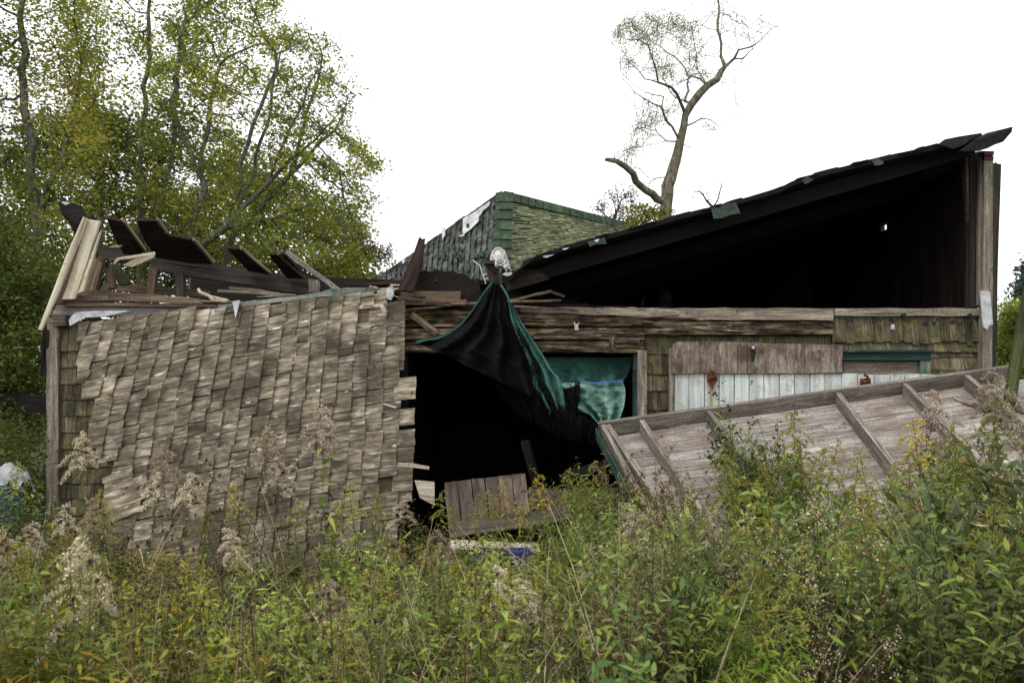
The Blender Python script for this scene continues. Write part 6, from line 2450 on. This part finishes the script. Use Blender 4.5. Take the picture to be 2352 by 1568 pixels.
def thicket(name, label, want, n, key_mt):
    Vs, Fs, Ts, off = [], [], [], 0
    got = 0
    while got < n:
        y_ = rp.uniform(2.5, 7.15)
        u_ = rp.uniform(-150, 2500)
        x_ = (u_ - 1176) / 1829 * y_
        if 130 < u_ < 960 and y_ > 6.95:
            continue
        if u_ > 1450 and rp.random() < (.75 if y_ > 4.7 else .5):
            continue
        vt = interp(TOP, u_) + (7 - y_) / 4.4 * rp.uniform(40, 260) + rp.uniform(0, 120) - rp.expovariate(1 / 22)
        h = min(1.3, 1.6 - (vt - 934) / 1829 * y_)
        if h < .25:
            continue
        for lim, mx in MIX:
            if u_ < lim:
                break
        ks = [k for k in mx if k in want]
        if not ks:
            ks = list(want)
        key = rp.choice(ks)
        _, _, parts = rp.choice(PR[key])
        H = HT_[parts[0][1].name]
        me = [m_ for pn, m_ in parts if pn == key_mt]
        if not me:
            continue
        me = me[0]
        co = np.empty(len(me.vertices) * 3)
        me.vertices.foreach_get('co', co)
        co = co.reshape(-1, 3)
        a = rp.uniform(0, 6.28)
        c_, s_ = math.cos(a), math.sin(a)
        q = np.stack([co[:, 0] * c_ - co[:, 1] * s_, co[:, 0] * s_ + co[:, 1] * c_, co[:, 2] * h / H], 1)
        q[:, 0] += q[:, 2] * rp.gauss(0, .1) + x_
        q[:, 1] += q[:, 2] * rp.gauss(0, .1) + y_
        tn = rp.uniform(-.2, .2)
        for p_ in me.polygons:
            vs = list(p_.vertices)
            if len(vs) > 4:
                continue
            if len(vs) == 3:
                vs = vs + [vs[2]]
            Fs.append([v_ + off for v_ in vs])
        t_ = np.empty(len(me.polygons))
        me.attributes['tint'].data.foreach_get('value', t_)
        Ts.append(np.clip(t_[[i for i, p_ in enumerate(me.polygons) if len(p_.vertices) <= 4]] + tn, 0, 1))
        Vs.append(q)
        off += len(q)
        got += 1
    V, F, T = np.concatenate(Vs), Fs, np.concatenate(Ts)
    me = bpy.data.meshes.new(name)
    me.from_pydata(V.tolist(), [], [f[:3] if f[2] == f[3] else f for f in F])
    at = me.attributes.new('tint', 'FLOAT', 'FACE')
    at.data.foreach_set('value', T.astype(np.float32))
    return me


for nm_, lb_, wn_, cnt_, pt_, mt_ in (
        ('weed_thicket', 'mass of leafy green weeds merging behind the separate stalks', ('gr_green', 'shrub', 'feather', 'aster', 'gr_big'), 260, 'foliage', 'w_green'),
        ('dull_weed_thicket', 'mass of dull fading weeds merging behind the separate stalks', ('knap', 'burr', 'brownseed', 'gr_tan'), 120, 'foliage', 'w_dull'),
        ('yellowing_thicket', 'scattered yellowing leaves within the weed mass', ('yellow', 'gr_green'), 60, 'foliage', 'w_yellow'),
        ('straw_thicket', 'tangle of crossing straw stalks within the weed mass', ('straw',), 150, 'stems', 'straw')):
    me = thicket(nm_, lb_, wn_, cnt_, pt_)
    tag(finish(nm_, me, LM[mt_]), lb_, kind='stuff')
# the thicket of tiny dark seed heads that nobody could count
x, y = field(5000)
hc = np.clip(hcap(x, y, 0, 160), .1, 1.25)
u_ = 1176 + x / y * 1829
ok = nr.uniform(0, 1, len(x)) < np.where(u_ < 1150, .75, .18)
z = (hc * nr.uniform(.55, 1.08, len(x)))[ok]
C_ = np.stack([x[ok], y[ok], z], 1)
Cr = np.repeat(C_, 5, axis=0) + nr.normal(0, .0035, (len(C_) * 5, 3))
V_, F_, T_ = leaf_cloud(Cr, .015, nr, 1.0, aspect=.9)
n_ = len(C_)
b0 = C_ + np.stack([nr.normal(0, .03, n_), nr.normal(0, .03, n_), -nr.uniform(.15, .35, n_)], 1)
b0[:, 2] = np.maximum(b0[:, 2], 0)
W2 = np.empty((n_, 4, 3))
W2[:, 0], W2[:, 1] = b0 + np.array([-.0013, 0, 0]), b0 + np.array([.0013, 0, 0])
W2[:, 2], W2[:, 3] = C_ + np.array([.0009, 0, 0]), C_ + np.array([-.0009, 0, 0])
F2 = np.arange(n_ * 4).reshape(n_, 4) + len(V_)
tag(np_mesh('seed_head_thicket', np.concatenate([V_, W2.reshape(-1, 3)]), np.concatenate([F_, F2]), np.concatenate([T_, nr.uniform(0, 1, n_)]), LM['head']),
    'crowd of tiny dark seed heads on wiry stems through the weed patch', kind='stuff')
# bushes left of the shed and behind the end post
def bush_mass(name, label, pg, Y0, Y1, n, size, mt, seed):
    rs = random.Random(seed)
    q = np.random.RandomState(seed)
    base = P((pg[0][0] + pg[2][0]) / 2, 1100, (Y0 + Y1) / 2)
    t = empty(name, (base.x, base.y, 0), label, 'bush')
    att = attract(pg, Y0, Y1, 170, rs)
    nodes_, par_ = colonize([Vector((base.x, base.y, 0)), Vector((base.x, base.y, .25))], [-1, 0], att, .14, 3, .2, 60, .15, rs)
    rr = radii(par_, .03, tip=.003)
    branches(nodes_, par_, rr, M['barkdark'], 'stems', t, 4)
    crown(nodes_, par_, rr, n, size, LM[mt], t, rs, name='foliage', spread=.14, rlim=1)


bush_mass('bramble_bush', 'dark leafy bush against the left corner post of the shed', [(-20, 1210), (-60, 960), (60, 940), (125, 1010), (130, 1200)], 8.2, 9.0, 5000, .045, 'deep', 61)
bush_mass('bramble_bush', 'yellow flecked bush under the dark tree at the left edge', [(-80, 1220), (-160, 980), (-20, 930), (60, 1010), (70, 1210)], 7.4, 8.3, 3600, .045, 'deep', 62)
bush_mass('bramble_bush', 'low dark bush behind the timber heap left of the shed', [(-60, 1000), (-60, 860), (60, 850), (120, 880), (120, 1000)], 11.5, 12.5, 8000, .06, 'deep', 63)
bush_mass('bramble_bush', 'green bush growing up behind the broken back wall, seen through the doorway', [(1180, 1160), (1180, 970), (1250, 940), (1330, 960), (1330, 1160)], 12.9, 13.8, 16000, .12, 'deep', 64)
bush_mass('bramble_bush', 'bush behind the leaning pole at the right edge', [(2290, 1150), (2290, 880), (2370, 860), (2470, 900), (2470, 1150)], 9, 10.2, 7000, .06, 'green', 65)
